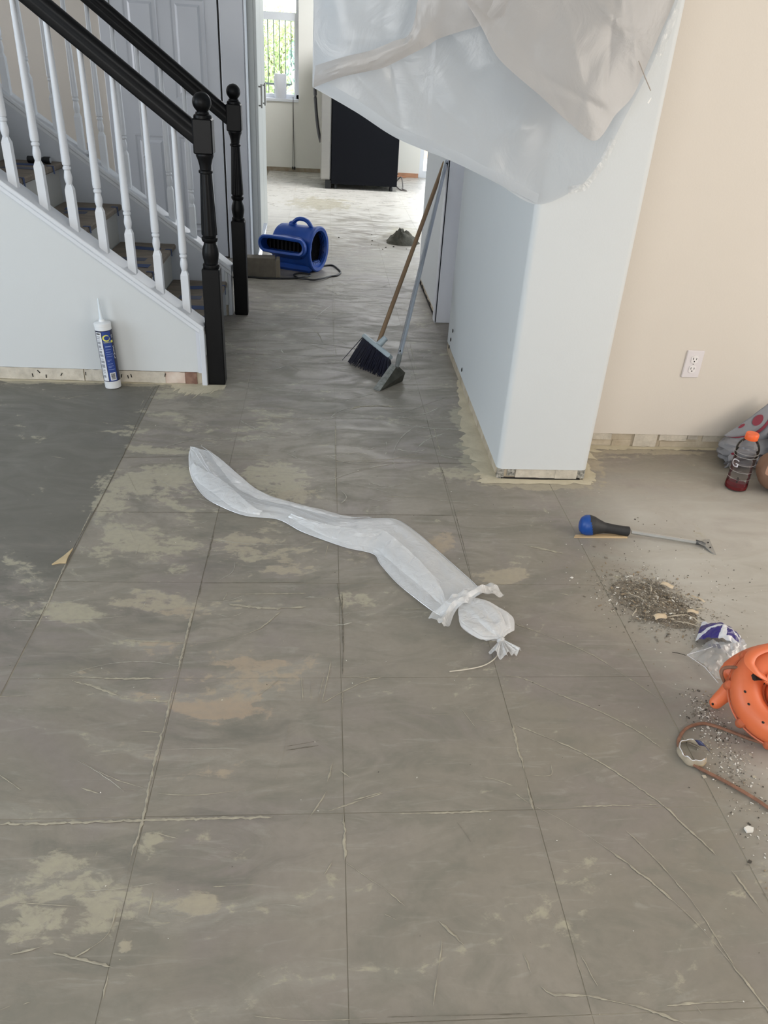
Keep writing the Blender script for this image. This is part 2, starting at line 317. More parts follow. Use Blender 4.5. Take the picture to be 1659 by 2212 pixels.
SCR=[(5,[(0.6059,1.3936),(0.6812,1.3447),(0.7632,1.275),(0.8085,1.2131)]),(5,[(0.471,1.2934),(0.5403,1.2524),(0.6019,1.2127),(0.6583,1.1643),(0.7049,1.1117),(0.7482,1.0586),(0.777,1.0026),(0.8054,0.9523),(0.8142,0.9282)]),(5,[(0.83,0.8994),(0.8394,0.8595),(0.8527,0.8027)]),(5,[(0.4618,1.0616),(0.5131,1.0257),(0.5684,0.977),(0.6223,0.9203),(0.6706,0.8595),(0.712,0.7936),(0.7401,0.7285),(0.75,0.7038),(0.7599,0.6721),(0.7712,0.6379),(0.7788,0.6053)]),(3,[(0.6457,0.9944),(0.6775,0.9396),(0.706,0.8779),(0.7256,0.8249),(0.7382,0.7622),(0.749,0.7018)]),(3,[(0.3778,1.3094),(0.4605,1.2973)]),(7,[(0.4682,1.2934),(0.4639,1.2217),(0.4651,1.1545),(0.4609,1.0795),(0.4627,1.044)]),(5,[(0.4619,1.0099),(0.462,0.9609),(0.4634,0.9194),(0.4627,0.8896)]),(3,[(0.3601,1.1422),(0.4041,1.1268),(0.4368,1.1093)]),(6,[(0.4286,1.0953),(0.4655,1.0556)]),(4,[(0.552,1.0567),(0.7426,1.0575)]),(7,[(0.1713,1.0464),(0.3787,1.0487)]),(5,[(0.3907,0.6912),(0.4095,0.6773),(0.4633,0.6745),(0.5122,0.6623),(0.5534,0.6527),(0.5847,0.6395),(0.6186,0.6238),(0.6559,0.5996)]),(5,[(0.5984,0.6536),(0.673,0.6556),(0.7494,0.6554)]),(4,[(0.6487,0.6517),(0.6553,0.6343)]),(4,[(0.1314,0.8798),(0.1681,0.844)]),(3,[(0.1281,0.8295),(0.1528,0.8164)]),(3,[(0.2294,0.7788),(0.2169,0.7303),(0.1991,0.6666)]),(2,[(0.4753,1.1414),(0.5227,1.1405),(0.5311,1.1731)]),(4,[(0.4028,0.8301),(0.4084,0.8164)]),(4,[(0.4425,0.8289),(0.4488,0.8107)]),(5,[(0.3596,0.783),(0.362,0.7681)]),(3,[(0.4749,0.7416),(0.4906,0.6838)]),(3,[(0.4642,0.7338),(0.4665,0.7058)]),(3,[(0.8371,0.8841),(0.8636,0.9087)]),(5,[(0.3713,0.7491),(0.3791,0.7109)]),(6,[(0.2274,0.8132),(0.2694,0.7649)]),(2,[(0.1459,1.1039),(0.2474,1.1111),(0.3141,1.1141)]),(2,[(0.2277,1.3277),(0.324,1.3282)]),(2,[(0.3497,1.3479),(0.3784,1.2798)]),(8,[(-0.6292,1.0389),(-0.4949,1.0401),(-0.3586,1.0425),(-0.2338,1.0435),(-0.0834,1.0446)]),(6,[(-0.352,1.0903),(-0.3524,1.0126),(-0.3561,0.9661),(-0.3552,0.9124)]),(3,[(-0.3232,1.0135),(-0.2657,0.9958)]),(4,[(-0.4951,1.1254),(-0.4482,1.1085)]),(7,[(0.0575,1.0472),(0.0578,0.9403)]),(5,[(0.0577,0.9378),(0.1058,0.8996),(0.1309,0.8798)]),(4,[(0.0263,1.0564),(0.1452,1.1009)]),(4,[(0.0214,1.1064),(-0.0027,1.0599),(-0.0348,1.0105)]),(6,[(-0.4482,0.7775),(-0.4067,0.7674),(-0.3403,0.7488)]),(4,[(-0.4126,0.7676),(-0.3653,0.8043),(-0.3596,0.8576)]),(5,[(-0.5193,0.7771),(-0.4693,0.7894)]),(4,[(-0.5212,0.8053),(-0.5044,0.7727)]),(4,[(-0.5048,0.6875),(-0.4859,0.6956)]),(4,[(-0.4712,0.695),(-0.4563,0.6998)]),(3,[(-0.5764,0.8896),(-0.4912,0.8803)]),(2,[(-0.5417,0.872),(-0.4281,0.8606)]),(4,[(-0.3009,0.8852),(-0.3001,0.8383)]),(4,[(-0.3451,0.6975),(-0.3464,0.7421)]),(3,[(-0.184,0.9771),(-0.1507,0.9609)]),(3,[(-0.4248,0.9604),(-0.4226,0.978)]),(5,[(0.0171,0.9117),(0.0374,0.9459)]),(2,[(-0.0991,0.6635),(-0.0123,0.6532),(0.109,0.6521)]),(6,[(-0.1914,0.8927),(-0.1054,0.8959)]),(6,[(-0.2844,0.8422),(-0.264,0.8437)]),(5,[(-0.2571,0.8391),(-0.2318,0.8362)]),(4,[(-0.269,0.8253),(-0.2568,0.8257)]),(7,[(-0.3527,1.7384),(-0.3531,1.6373),(-0.3538,1.4915),(-0.3556,1.4011),(-0.3532,1.3104),(-0.3562,1.227),(-0.3542,1.1137),(-0.3499,1.045),(-0.353,1.0153)]),(6,[(-0.1094,1.724),(-0.1564,1.6574),(-0.2035,1.623),(-0.2682,1.5972),(-0.3521,1.5916),(-0.5284,1.6037)]),(4,[(-0.2537,1.8064),(-0.0332,1.8117)]),(12,[(-0.2554,1.7603),(-0.1495,1.7418),(-0.0351,1.7489)]),(5,[(-0.2647,1.8152),(-0.2761,1.771)]),(4,[(0.0614,1.4059),(0.0569,1.3057),(0.0579,1.2073)]),(4,[(0.01,1.3667),(0.0614,1.4059),(0.1268,1.4467),(0.1683,1.4591)]),(3,[(0.0624,1.4623),(0.1448,1.4533)]),(3,[(-0.1458,1.3955),(-0.0898,1.4605)]),(6,[(-0.6149,1.4674),(-0.5116,1.457),(-0.3537,1.4561)]),(9,[(-0.5981,1.4468),(-0.531,1.4222),(-0.4515,1.3863),(-0.3515,1.3777)]),(4,[(-0.4951,1.1254),(-0.4482,1.1085)]),(3,[(-0.5143,1.1968),(-0.4394,1.1516),(-0.3656,1.1229)]),(3,[(-0.3339,1.1074),(-0.2468,1.1027),(-0.1464,1.1157)]),(6,[(-0.0659,1.3071),(-0.0712,1.2432),(-0.0885,1.1328)]),(7,[(0.052,1.1617),(0.077,1.1391)]),(5,[(0.0369,1.1878),(0.0214,1.1246)]),(5,[(-0.7562,1.8107),(-0.752,1.6461)]),(4,[(-0.7558,1.3965),(-0.6977,1.3984)]),(3,[(-0.4083,1.1207),(-0.3738,1.1159)]),(3,[(-0.6728,1.1619),(-0.6109,1.1188)]),(3,[(0.0753,1.0815),(0.1454,1.1039)]),(4,[(0.0666,1.6988),(0.1417,1.7686)]),(4,[(0.0332,1.5163),(0.01,1.3667)]),(3,[(-0.4082,1.2825),(-0.3554,1.2783)]),(3,[(-0.0351,1.3749),(-0.0433,1.4645)]),(3,[(-0.0184,1.3826),(-0.0139,1.4559)]),(3,[(-0.0012,1.3668),(0.0153,1.4642)]),(5,[(-0.7623,1.9536),(-0.7581,1.8151),(-0.7518,1.7273)]),(3,[(-0.789,3.3309),(-0.7913,3.1581)]),(3,[(-0.4872,2.8096),(-0.4206,2.7453),(-0.3515,2.7166),(-0.1949,2.7126)]),(4,[(0.0622,3.0499),(0.0543,2.683),(0.0553,2.3803)]),(2,[(-0.2175,3.0784),(-0.0158,3.0678)]),(3,[(-0.6191,2.1563),(-0.5817,2.0746)]),(3,[(-0.1603,2.0459),(-0.0866,2.0472),(-0.0266,2.0857)]),(3,[(-0.2551,1.8095),(-0.0344,1.8136)]),(4,[(-0.7669,2.2604),(-0.7634,2.0709)]),(3,[(-0.7262,2.5787),(-0.654,2.4185),(-0.6362,2.4037)]),(2,[(-1.0202,2.6676),(-0.9608,2.6506)]),(2,[(-1.1672,3.2165),(-1.0376,3.2749)]),(4,[(-0.5666,2.0027),(-0.5674,2.0687)]),(3,[(0.0147,1.9888),(0.0282,2.0868)]),(3,[(0.075,5.2569),(0.0612,4.1553)]),(5,[(0.065,4.1032),(0.0731,3.929)]),(5,[(0.0591,3.0454),(0.0555,2.6708)]),(8,[(-0.059,4.3486),(-0.0236,4.2681),(-0.0015,4.1225)]),(4,[(-0.2866,3.8133),(-0.2069,3.7638),(-0.1369,3.7298)]),(3,[(-0.1841,3.7658),(-0.1045,3.6629)]),(5,[(-0.0971,3.5281),(-0.0714,3.5201)]),(5,[(-0.0569,3.5212),(-0.0276,3.5135)]),(18,[(0.1248,3.1936),(0.1737,3.228),(0.236,3.2374),(0.3433,3.2392)]),(10,[(0.0033,3.1484),(0.0566,3.135)]),(5,[(0.479,3.2393),(0.4867,3.0705),(0.4836,2.8848),(0.4812,2.743)]),(4,[(0.488,4.3378),(0.4863,4.0428),(0.4802,3.7343)]),(3,[(0.1625,3.5182),(0.28,3.5112)]),(3,[(0.3841,3.5192),(0.6167,3.529)]),(3,[(-0.218,3.0802),(-0.0682,3.0731)]),(3,[(-0.2755,3.1559),(-0.158,3.189)]),(3,[(0.0645,4.0519),(0.1632,4.049)]),(3,[(0.0734,3.7437),(0.291,3.6962)]),(4,[(-0.3735,5.0392),(-0.3603,4.845)]),(6,[(-0.3374,5.0076),(-0.2384,4.9671)]),(3,[(-0.2419,2.7099),(-0.1951,2.7094)]),(4,[(0.4867,2.8587),(0.5364,2.851)]),(2,[(0.2303,2.6784),(0.3941,2.7595)]),(2,[(0.0584,2.6709),(0.4081,2.7194)]),(3,[(-0.1478,4.2823),(-0.1375,4.2807)]),(6,[(-0.2853,4.3035),(-0.2641,4.3059)]),(3,[(0.2921,3.051),(0.3186,3.0526)]),(3,[(0.2375,1.7388),(0.3458,1.7414)]),(4,[(0.513,1.7031),(0.5894,1.6605)]),(2,[(0.2277,2.3982),(0.3675,2.4027)]),(2,[(0.4752,2.285),(0.5693,2.3472)]),(4,[(0.4927,1.7112),(0.6112,1.6391),(0.7316,1.5513),(0.8041,1.4601),(0.8774,1.3588)]),(12,[(0.6578,2.0928),(0.7577,2.0529),(0.8416,2.019)]),(4,[(0.4354,1.4707),(0.5292,1.4512),(0.6059,1.3936)]),(2,[(0.4927,1.8645),(0.6515,1.8662)]),(2,[(0.1207,4.4123),(0.1926,4.4441)]),(4,[(0.6905,1.7382),(0.7916,1.6911),(0.8542,1.6509)]),(3,[(0.7136,1.826),(0.77,1.8008)]),(3,[(-0.3584,3.7886),(-0.3533,3.4652)]),(3,[(-0.3778,4.5139),(-0.3534,3.9329)]),(3,[(-0.2169,3.1933),(0.0102,3.1045)]),(3,[(-0.1468,4.1475),(0.057,3.9724)])]
DRK=[(4,[(-0.7709,3.411),(-0.7734,3.1592),(-0.767,2.916),(-0.7572,2.6832),(-0.7561,2.478),(-0.7584,2.2818),(-0.7636,2.0956),(-0.7623,1.9536)]),(3,[(-0.7569,2.2621),(-0.5653,2.2633),(-0.2823,2.2669)]),(3,[(-0.754,2.6688),(-0.6605,2.6767),(-0.5185,2.6886)]),(5,[(-0.3479,2.3081),(-0.3457,2.0918),(-0.3468,1.9039),(-0.3461,1.7885)]),(3,[(-0.341,1.8608),(-0.0419,1.8684)]),(3,[(-0.0681,1.2329),(0.008,1.249)]),(3,[(-0.0702,1.2214),(0.0081,1.2352)]),(12,[(0.2928,1.0222),(0.3059,0.997),(0.3144,0.9752)]),(3,[(0.4687,2.6424),(0.474,2.3293),(0.4689,1.9235)]),(3,[(0.0869,2.6624),(0.6696,2.6784)]),(3,[(0.053,1.863),(0.0683,1.6636),(0.0619,1.4642)]),(3,[(0.0869,2.2671),(0.4659,2.2731)]),(3,[(0.0673,1.8183),(0.0628,1.4811)]),(2,[(0.3569,0.6498),(0.1167,0.6535)])]
PAT=[(-0.6651,3.3257,0.124,0.089,0.55,0.0),(-0.5239,2.9291,0.122,0.114,0.6,0.0),(-0.7148,2.7661,0.062,0.05,0.7,0.0),(-0.5682,2.7442,0.133,0.049,0.6,0.0),(-0.6037,2.4655,0.155,0.156,0.85,0.0),(-0.6941,2.3612,0.086,0.097,0.7,0.0),(-0.1764,2.517,0.128,0.116,0.85,0.0),(-0.0867,2.3908,0.091,0.067,0.7,0.2),(-0.6386,2.0538,0.085,0.106,0.5,0.0),(-0.5185,2.0967,0.131,0.109,0.6,0.0),(-0.4071,1.9428,0.069,0.054,0.55,0.0),(-0.2247,2.089,0.096,0.11,0.55,0.2),(-0.114,1.9471,0.071,0.05,0.7,0.3),(-0.2436,1.9778,0.085,0.063,0.55,0.1),(-0.6751,1.7261,0.093,0.051,0.75,0.0),(-0.5307,1.7521,0.14,0.042,0.65,0.2),(-0.3972,1.7173,0.076,0.031,0.5,0.5),(-0.522,1.5007,0.092,0.026,0.5,0.5),(-0.1877,1.517,0.095,0.025,0.7,0.7),(-0.2151,1.3383,0.126,0.033,0.85,0.8),(-0.2301,1.2831,0.064,0.017,0.55,0.8),(-0.2442,1.1543,0.085,0.015,0.85,0.6),(-0.4998,0.9648,0.057,0.036,0.75,0.0),(-0.4989,0.8274,0.06,0.038,0.8,0.0),(-0.3893,0.8367,0.049,0.036,0.7,0.0),(-0.3281,0.9807,0.025,0.036,0.7,0.0),(-0.2134,0.8667,0.034,0.02,0.7,0.2),(-0.1382,0.9708,0.055,0.041,0.35,0.2),(0.0954,1.7959,0.048,0.056,0.65,0.0),(0.1458,2.0152,0.067,0.079,0.5,0.2),(0.4103,2.102,0.062,0.057,0.55,0.6),(0.5731,1.9067,0.091,0.037,0.9,0.3),(0.6137,2.7453,0.054,0.178,1.0,0.0),(0.6255,3.0911,0.042,0.204,0.9,0.0),(0.5211,2.5926,0.165,0.054,0.6,0.0),(0.8258,2.5286,0.212,0.056,1.1,0.2),(-0.5244,3.3643,0.067,0.068,1.0,0.0),(1.2181,2.7729,0.101,0.044,0.4,0.1),(1.1015,2.7463,0.04,0.172,0.9,0.3),(1.3761,2.8239,0.292,0.036,0.9,0.2),(-1.06,3.4225,0.503,0.029,0.8,0.1),(-0.1909,3.0922,0.181,0.15,0.25,0.0),(-0.4701,3.849,0.142,0.429,0.2,0.0),(-0.0578,8.8194,0.315,0.368,1.0,0.0),(-0.2521,7.2291,0.342,0.427,0.4,0.0),(0.7655,7.3538,0.182,0.311,0.8,0.0),(-0.33,0.7888,0.011,0.012,0.9,0.2),(0.6916,4.6425,0.179,0.603,0.25,0.0),(0.0349,0.921,0.027,0.029,0.4,0.0),(0.5312,0.9176,0.038,0.035,0.3,0.0),(0.4431,0.7976,0.035,0.026,0.3,0.0),(-0.511,2.0563,0.187,0.187,0.36,0.05),(-0.6004,2.4483,0.195,0.207,0.32,0.0),(-0.1892,2.0095,0.159,0.156,0.32,0.2),(-0.1565,2.4641,0.186,0.176,0.3,0.0),(-0.5298,1.7478,0.243,0.074,0.34,0.2),(-0.2447,1.4997,0.177,0.104,0.28,0.6),(-0.2225,1.3089,0.162,0.088,0.25,0.6),(-0.4469,0.8691,0.117,0.081,0.3,0.0),(-0.2188,0.9677,0.145,0.061,0.26,0.1),(-0.5611,2.927,0.207,0.227,0.3,0.0)]
SLV_L=[(-0.514, 2.7371), (-0.5012, 2.637), (-0.4719, 2.5098), (-0.4117, 2.3775), (-0.3442, 2.3053), (-0.2518, 2.2438), (-0.1435, 2.223), (-0.0629, 2.1494), (0.0142, 2.0967), (0.0892, 2.0517), (0.1695, 2.0189), (0.1896, 1.9599), (0.2321, 1.865), (0.2823, 1.7863), (0.3201, 1.7334), (0.3469, 1.7024)]
SLV_R=[(-0.5087, 2.7563), (-0.4431, 2.7273), (-0.381, 2.6512), (-0.3008, 2.5296), (-0.2305, 2.4268), (-0.1508, 2.3555), (-0.0451, 2.2965), (0.0356, 2.2643), (0.1006, 2.2321), (0.1808, 2.2356), (0.2607, 2.2292), (0.3251, 2.1422), (0.3772, 2.0434), (0.4258, 1.9482), (0.4663, 1.8675), (0.4867, 1.8161)]
SLV_STR=[(0.4873, 1.557), (0.4773, 1.5358), (0.459, 1.5149), (0.4329, 1.4969), (0.4029, 1.4865), (0.3739, 1.4801), (0.3396, 1.4747)]
BCORD=[(0.9807, 1.0328), (0.9793, 1.0392), (0.9638, 1.0612), (0.9341, 1.0934), (0.9023, 1.1237), (0.8786, 1.1436), (0.8581, 1.1665), (0.8466, 1.1957), (0.8516, 1.2254), (0.8652, 1.2466), (0.8864, 1.2681), (0.9115, 1.2805), (0.9413, 1.2859), (0.9672, 1.2767), (1.0005, 1.2572), (1.0285, 1.2382), (1.0575, 1.2225), (1.0831, 1.2009)]
FCORD=[(-0.0455, 5.8509), (0.0042, 5.9239), (0.065, 5.9454), (0.1042, 5.8344), (0.1227, 5.7338), (0.097, 5.6389), (0.0484, 5.6014), (-0.0042, 5.5155), (-0.065, 5.4585), (-0.1214, 5.4684), (-0.1695, 5.5082), (-0.2043, 5.5604), (-0.2112, 5.6181), (-0.1741, 5.6601), (-0.116, 5.6537), (-0.0959, 5.6074), (-0.1329, 5.5526), (-0.1839, 5.5155), (-0.2535, 5.491), (-0.3462, 5.4762), (-0.4392, 5.4746), (-0.5099, 5.4879), (-0.5506, 5.4756), (-0.6687, 5.4566)]

# ------------------------------------------------------------------ floor
fb = MB(); fb.box(-4.7, 3.5, -3.05, 11.6, -.12, -.0009)
floor = fb.build('floor', JOINT); tag(floor, 'grey skim-coated concrete floor with ghost lines of lifted tiles', None, kind='structure')
PA = np.array(PAT)
def wear(x, y):
    """per-vertex wear: residue, dark scrape, paleness, pinkness"""
    R = np.zeros_like(x); W_ = np.zeros_like(x)+.0
    for cx, cy, rx, ry, s, wm in PA:
        q = np.sqrt(((x-cx)/rx)**2+((y-cy)/ry)**2)
        k = s*np.clip(1.55-q*1.0, 0, 1); W_ = np.where(k > R, wm, W_); R = np.maximum(R, k)
    side = (x < -.7555)*(y > 1.2)
    G = .80*side*np.clip((y-1.2)/.9, 0, 1)
    G = np.maximum(G, .15*np.exp(-((x+.15)/.35)**2-((y-3.1)/.7)**2))
    B = np.clip((y-5.2)/4.5, 0, .95)
    B = np.maximum(B, .55*np.clip((x-.62)/.5, 0, 1)*np.clip((3.1-y)/.8, 0, 1)*(y > .2))
    return np.clip(R, 0, 1), G, B, W_
def panel(name, x0, x1, y0, y1, res, dz=0., tilt=(0, 0), kind=None):
    nx = max(2, int((x1-x0)/res)+1); ny = max(2, int((y1-y0)/res)+1)
    X, Y = np.meshgrid(np.linspace(x0, x1, nx), np.linspace(y0, y1, ny))
    cx, cy = (x0+x1)/2, (y0+y1)/2
    Z = dz+(X-cx)*tilt[0]+(Y-cy)*tilt[1]
    V = np.stack([X-cx, Y-cy, Z], -1).reshape(-1, 3)
    idx = np.arange(nx*ny).reshape(ny, nx)
    F = np.stack([idx[:-1, :-1], idx[:-1, 1:], idx[1:, 1:], idx[1:, :-1]], -1).reshape(-1, 4).tolist()
    rim = list(idx[0, :])+list(idx[1:, -1])+list(idx[-1, -2::-1])+list(idx[-2:0:-1, 0])
    base = len(V); low = V[rim].copy(); low[:, 2] = -.002
    V = np.vstack([V, low]); n = len(rim)
    F += [(int(rim[i]), base+i, base+(i+1) % n, int(rim[(i+1) % n])) for i in range(n)]
    me = bpy.data.meshes.new(name); me.from_pydata(V.tolist(), [], F); me.materials.append(FLOOR)
    r, g, b, a = wear(V[:, 0]+cx, V[:, 1]+cy)
    ca = me.color_attributes.new('wear', 'FLOAT_COLOR', 'POINT')
    ca.data.foreach_set('color', np.stack([r, g, b, a], -1).ravel())
    o = bpy.data.objects.new(name, me); COL.objects.link(o); o.parent = floor; o.location = (cx, cy, 0); WORG[o.name] = Vector((cx, cy, 0))
    return o
TS, TX, TY, GP = .4064, .0585, 1.0506, .0009
for rr in range(-3, 26):
    for cc in range(-2, 8):
        gp = GP if rr < 4 else .0005
        x0, x1 = TX+cc*TS+gp, TX+(cc+1)*TS-gp; y0, y1 = TY+rr*TS+gp, TY+(rr+1)*TS-gp
        if y1 < 5.9:
            if cc > 1: continue
        elif x0 > 2.9: continue
        if y1 > 11.4: y1 = 11.398
        if y1-y0 < .05: continue
        res = .012 if y0 < 3.2 else (.03 if y0 < 6 else .10)
        panel('tile', x0, x1, y0, y1, res, rnd.uniform(-.0003, .0003), (rnd.uniform(-.0012, .0012), rnd.uniform(-.0012, .0012)))
panel('screed', -4.6, TX-2*TS-.0035, -2.9, 3.44, .03, .0006)
panel('screed', TX+2*TS+.002, 3.4, -2.9, 2.88, .03)
panel('screed', TX-2*TS, TX+2*TS, -2.9, TY-3*TS-.002, .05)
panel('screed', -4.6, TX-2*TS-.002, 4.66, 6.07, .05)
# hardened ridges and scratches left by the tools
RIDGE = mat('dried plaster ridge', (178, 170, 151), .75, col2=(147, 141, 127), scale=45)
GROOVE = mat('open tile joint', (92, 86, 76), .9, col2=(118, 112, 99), scale=40)
def ridges(name, data, m, z, h, gain):
    # ragged chalky lines: finely stepped, each edge wandering on its own, broken where the tool skipped
    mb = MB(); sd = 0
    for wd, pts in data:
        sd += 1; raw = smoothline([(x, y, 0) for x, y in pts], 8); P = [raw[0]]
        for q in raw[1:]:
            while (q-P[-1]).length > .006: P.append(P[-1]+(q-P[-1]).normalized()*.005)
        n = len(P); V = []; F = []
        if n < 3: continue
        for i, p in enumerate(P):
            t = (P[min(i+1, n-1)]-P[max(i-1, 0)]).normalized(); s = Vector((-t.y, t.x, 0))
            gate = nz((i*.045, sd*7.3, 0), 1.); e = min(1, (i+.3)/3, (n-1-i+.3)/3)
            k = wd*.00042*gain*e*(1. if gate > -.12 else .35 if gate > -.28 else .04)
            a_ = k*(.8+1.3*nz((i*.55, sd*3.1, 1), 1.)); b_ = k*(.8+1.3*nz((i*.55, sd*3.1, 9), 1.)); c_ = s*(k*.9*nz((i*.2, sd, 4), 1.))
            V += [p+c_+s*max(a_, .0001)+Vector((0, 0, z-.0002)), p+c_+Vector((0, 0, z+h)), p+c_-s*max(b_, .0001)+Vector((0, 0, z-.0002))]
        for i in range(n-1):
            for j in (0, 1): F.append((i*3+j, i*3+j+1, i*3+4+j, i*3+3+j))
        mb.add(V, F)
    return mb.build(name, m, floor, (0, 0, 0), kind='stuff')
ridges('plaster_ridge', SCR, RIDGE, .0010, .0002, 1.0)
HALL = []
for i in range(228):
    if i < 210: x, y = rnd.uniform(-.5, .64), rnd.uniform(2.3, 6.6)
    else: x, y = rnd.uniform(-.75, .1), rnd.uniform(.8, 2.3)
    l = rnd.uniform(.03, .16)*(1.4 if y > 2.3 else 1); cu = rnd.uniform(-.25, .45); a = rnd.gauss(0, .25) if rnd.random() < .8 else rnd.uniform(0, PI)
    if y > 5: l *= 1.3
    P = []
    for k in range(5):
        t = (k/4-.5)*2; u, v = l*t, l*cu*t*t; P.append((x+u*math.cos(a)-v*math.sin(a), y+u*math.sin(a)+v*math.cos(a)))
    if all(-.80 < p[0] < .655 or p[1] < 2.4 for p in P): HALL.append((rnd.choice((2, 2, 3, 3, 4, 6))*(.8 if y < 2.3 else 1.2), P))
ridges('trowel_mark', HALL, mat('faint trowel mark', (184, 180, 168), .4, col2=(150, 146, 135), scale=30), .0009, .0002, .9)
ridges('open_joint', DRK, GROOVE, .0009, .0002, .9)

# pale plaster smeared around the foot of the walls
COLLAR = mat('pale plaster smear', (206, 196, 172), .8, col2=(188, 178, 154), scale=16, bump=.25)
def smear(name, inner, outer, seed):
    mb = MB(); n = 60; V = []
    for i in range(n):
        t = i/(n-1)*(len(inner)-1); k = min(int(t), len(inner)-2); f = t-k
        a = Vector((*inner[k], 0))*(1-f)+Vector((*inner[k+1], 0))*f; b = Vector((*outer[k], 0))*(1-f)+Vector((*outer[k+1], 0))*f
        b = b+(b-a)*(.55*nz((i*.35, seed, 0), 1.)+.35*nz((i*1.1, seed, 3), 1.)); V += [a+Vector((0, 0, .0026)), b+Vector((0, 0, .0008))]
    mb.add(V, [(2*i, 2*i+1, 2*i+3, 2*i+2) for i in range(n-1)]); return mb.build(name, COLLAR, floor, (0, 0, 0))
smear('plaster_smear', [(.68, 2.62), (.672, 2.552), (.84, 2.545), (1.012, 2.55), (1.026, 2.60), (1.03, 2.80), (1.10, 2.868)], [(.61, 2.60), (.60, 2.51), (.80, 2.515), (1.03, 2.515), (1.075, 2.575), (1.075, 2.72), (1.16, 2.82)], 1.)
smear('plaster_smear', [(.675, 2.60), (.677, 2.80), (.679, 3.05), (.681, 3.35), (.682, 3.6)], [(.615, 2.60), (.585, 2.80), (.61, 3.05), (.645, 3.35), (.672, 3.6)], 2.)
smear('plaster_smear', [(1.08, 2.868), (1.35, 2.869), (1.55, 2.869), (1.8, 2.869)], [(1.12, 2.825), (1.35, 2.842), (1.55, 2.845), (1.8, 2.85)], 3.)
smear('plaster_smear', [(-.56, 3.446), (-.8, 3.447), (-1.1, 3.447), (-1.6, 3.447)], [(-.56, 3.425), (-.8, 3.430), (-1.1, 3.428), (-1.6, 3.42)], 4.)
smear('plaster_smear', [(-.45, 3.44), (-.50, 3.44), (-.57, 3.43), (-.70, 3.44)], [(-.455, 3.40), (-.53, 3.33), (-.62, 3.31), (-.70, 3.40)], 5.)

# ------------------------------------------------------------------ walls
def structure(name, m, mb, label=None, **k):
    o = mb.build(name, m, **k); o['kind'] = 'structure'
    if label: o['label'] = label
    return o
structure('ceiling', WALL, MB().box(-4.7, 3.5, -3.05, 11.6, 2.62, 2.75))
structure('wall_back', WALL, MB().box(-4.7, 3.5, -3.05, -2.95, 0, 2.62), 'white wall behind the viewer with a wide window')
structure('wall_far_left', WALL, MB().box(-4.7, -4.6, -2.95, 11.4, 0, 2.62))
structure('wall_far_right', WALL, MB().box(3.4, 3.5, -2.95, 11.4, 0, 2.62))
# right wall with outlet: bottom strip of baseboard torn off
wr = structure('wall_right', WARM, MB().box(1.0, 3.4, 2.86, 2.98, .062, 2.62), 'white wall tinted with warm light behind the drink bottle with one outlet')
br = structure('baseboard_right', RAW, MB().box(1.0, 3.4, 2.872, 2.97, 0, .062), 'bare strip where the baseboard was pulled off the right wall')
def raw_pieces(parent, segs, y, front=-1, n='drywall_scrap', m=None):
    for x0, x1, z0, z1, t in segs:
        mb = MB(); P = []; k = 7
        for i in range(k): P.append((x0+(x1-x0)*i/(k-1), z0+.003*nz((x0, i, 0), 3.1)))
        for i in range(k-1, -1, -1): P.append((x0+(x1-x0)*i/(k-1), z1+.004*nz((x1, i, 5), 2.7)))
        nP = len(P)
        V = [(x, y-t, z) for x, z in P]+[(x, y, z) for x, z in P]
        F = [tuple(range(nP)), ]+[(i, nP+i, nP+(i+1) % nP, (i+1) % nP) for i in range(nP)]
        mb.add(V, F); mb.build(n, m or RAW, parent)
WORG[br.name] = Vector((0, 0, 0))
PALE = mat('pale skim plaster', (200, 192, 178), .85, var=.10, scale=26, bump=.6)
raw_pieces(br, [(1.03, 1.22, .034, .060, .010), (1.32, 1.42, .004, .061, .010), (1.43, 1.55, .034, .062, .009), (1.555, 1.60, .040, .060, .007), (1.62, 1.72, .033, .061, .010), (1.74, 2.2, .02, .06, .008)], 2.873, m=PALE)
raw_pieces(br, [(1.23, 1.31, .0, .030, .004), (1.44, 1.60, .0, .026, .003)], 2.873, m=RAW)
MB().box(1.02, 1.9, 2.866, 2.8725, .0615, .0635).build('score_line', DARKGAP, br)
# column at the end of the hall wall, rounded corners
def column_poly(r=.022, x0=.668, x1=1.02, y0=2.548, y1=4.075):
    p = []
    for cx, cy, a0 in ((x0+r, y0+r, PI), (x1-r, y0+r, 1.5*PI)):
        for i in range(9): a = a0+PI/2*i/8; p.append((cx+r*math.cos(a), cy+r*math.sin(a)))
    return p+[(x1, y1), (x0+.018, y1)]
cb = S(); cb.prism(column_poly(), .045, 2.62)
colm = structure('wall_hall', WALL, cb, 'white wall end with rounded corners between hall and right wall')
cm = colm.data
for p in cm.polygons: p.use_smooth = len(p.vertices) == 4 and abs(p.normal.z) < .1
d = colm.modifiers.new('edge', 'EDGE_SPLIT'); d.split_angle = .5
core = structure('baseboard_hall', RAW, MB().prism([(.682, 2.562), (1.008, 2.562), (1.008, 4.07), (.694, 4.07)], 0, .05), 'bare strip where the baseboard was pulled off the column')
MESHM = mat('torn corner mesh', (60, 62, 60), .7, col2=(190, 186, 176), scale=70)
raw_pieces(core, [(.745, .90, .006, .047, .008), (.90, .985, .004, .044, .010)], 2.563, m=PALE)
raw_pieces(core, [(.672, .700, .0, .046, .006), (.712, .742, .012, .046, .005), (.978, 1.016, .008, .046, .007)], 2.563, m=MESHM)
MB().box(.69, 1.0, 2.552, 2.563, -.002, .005).build('dark_crack', DARKGAP, core)
mb = MB(); y = 2.60
while y < 4.05:
    l = rnd.uniform(.05, .16); mb.box(.6745+.0112*(y-2.55)/1.5, .69, y, min(y+l, 4.06), 0, .040); y += l+.012
mb.build('drywall_edge', RAW, core)
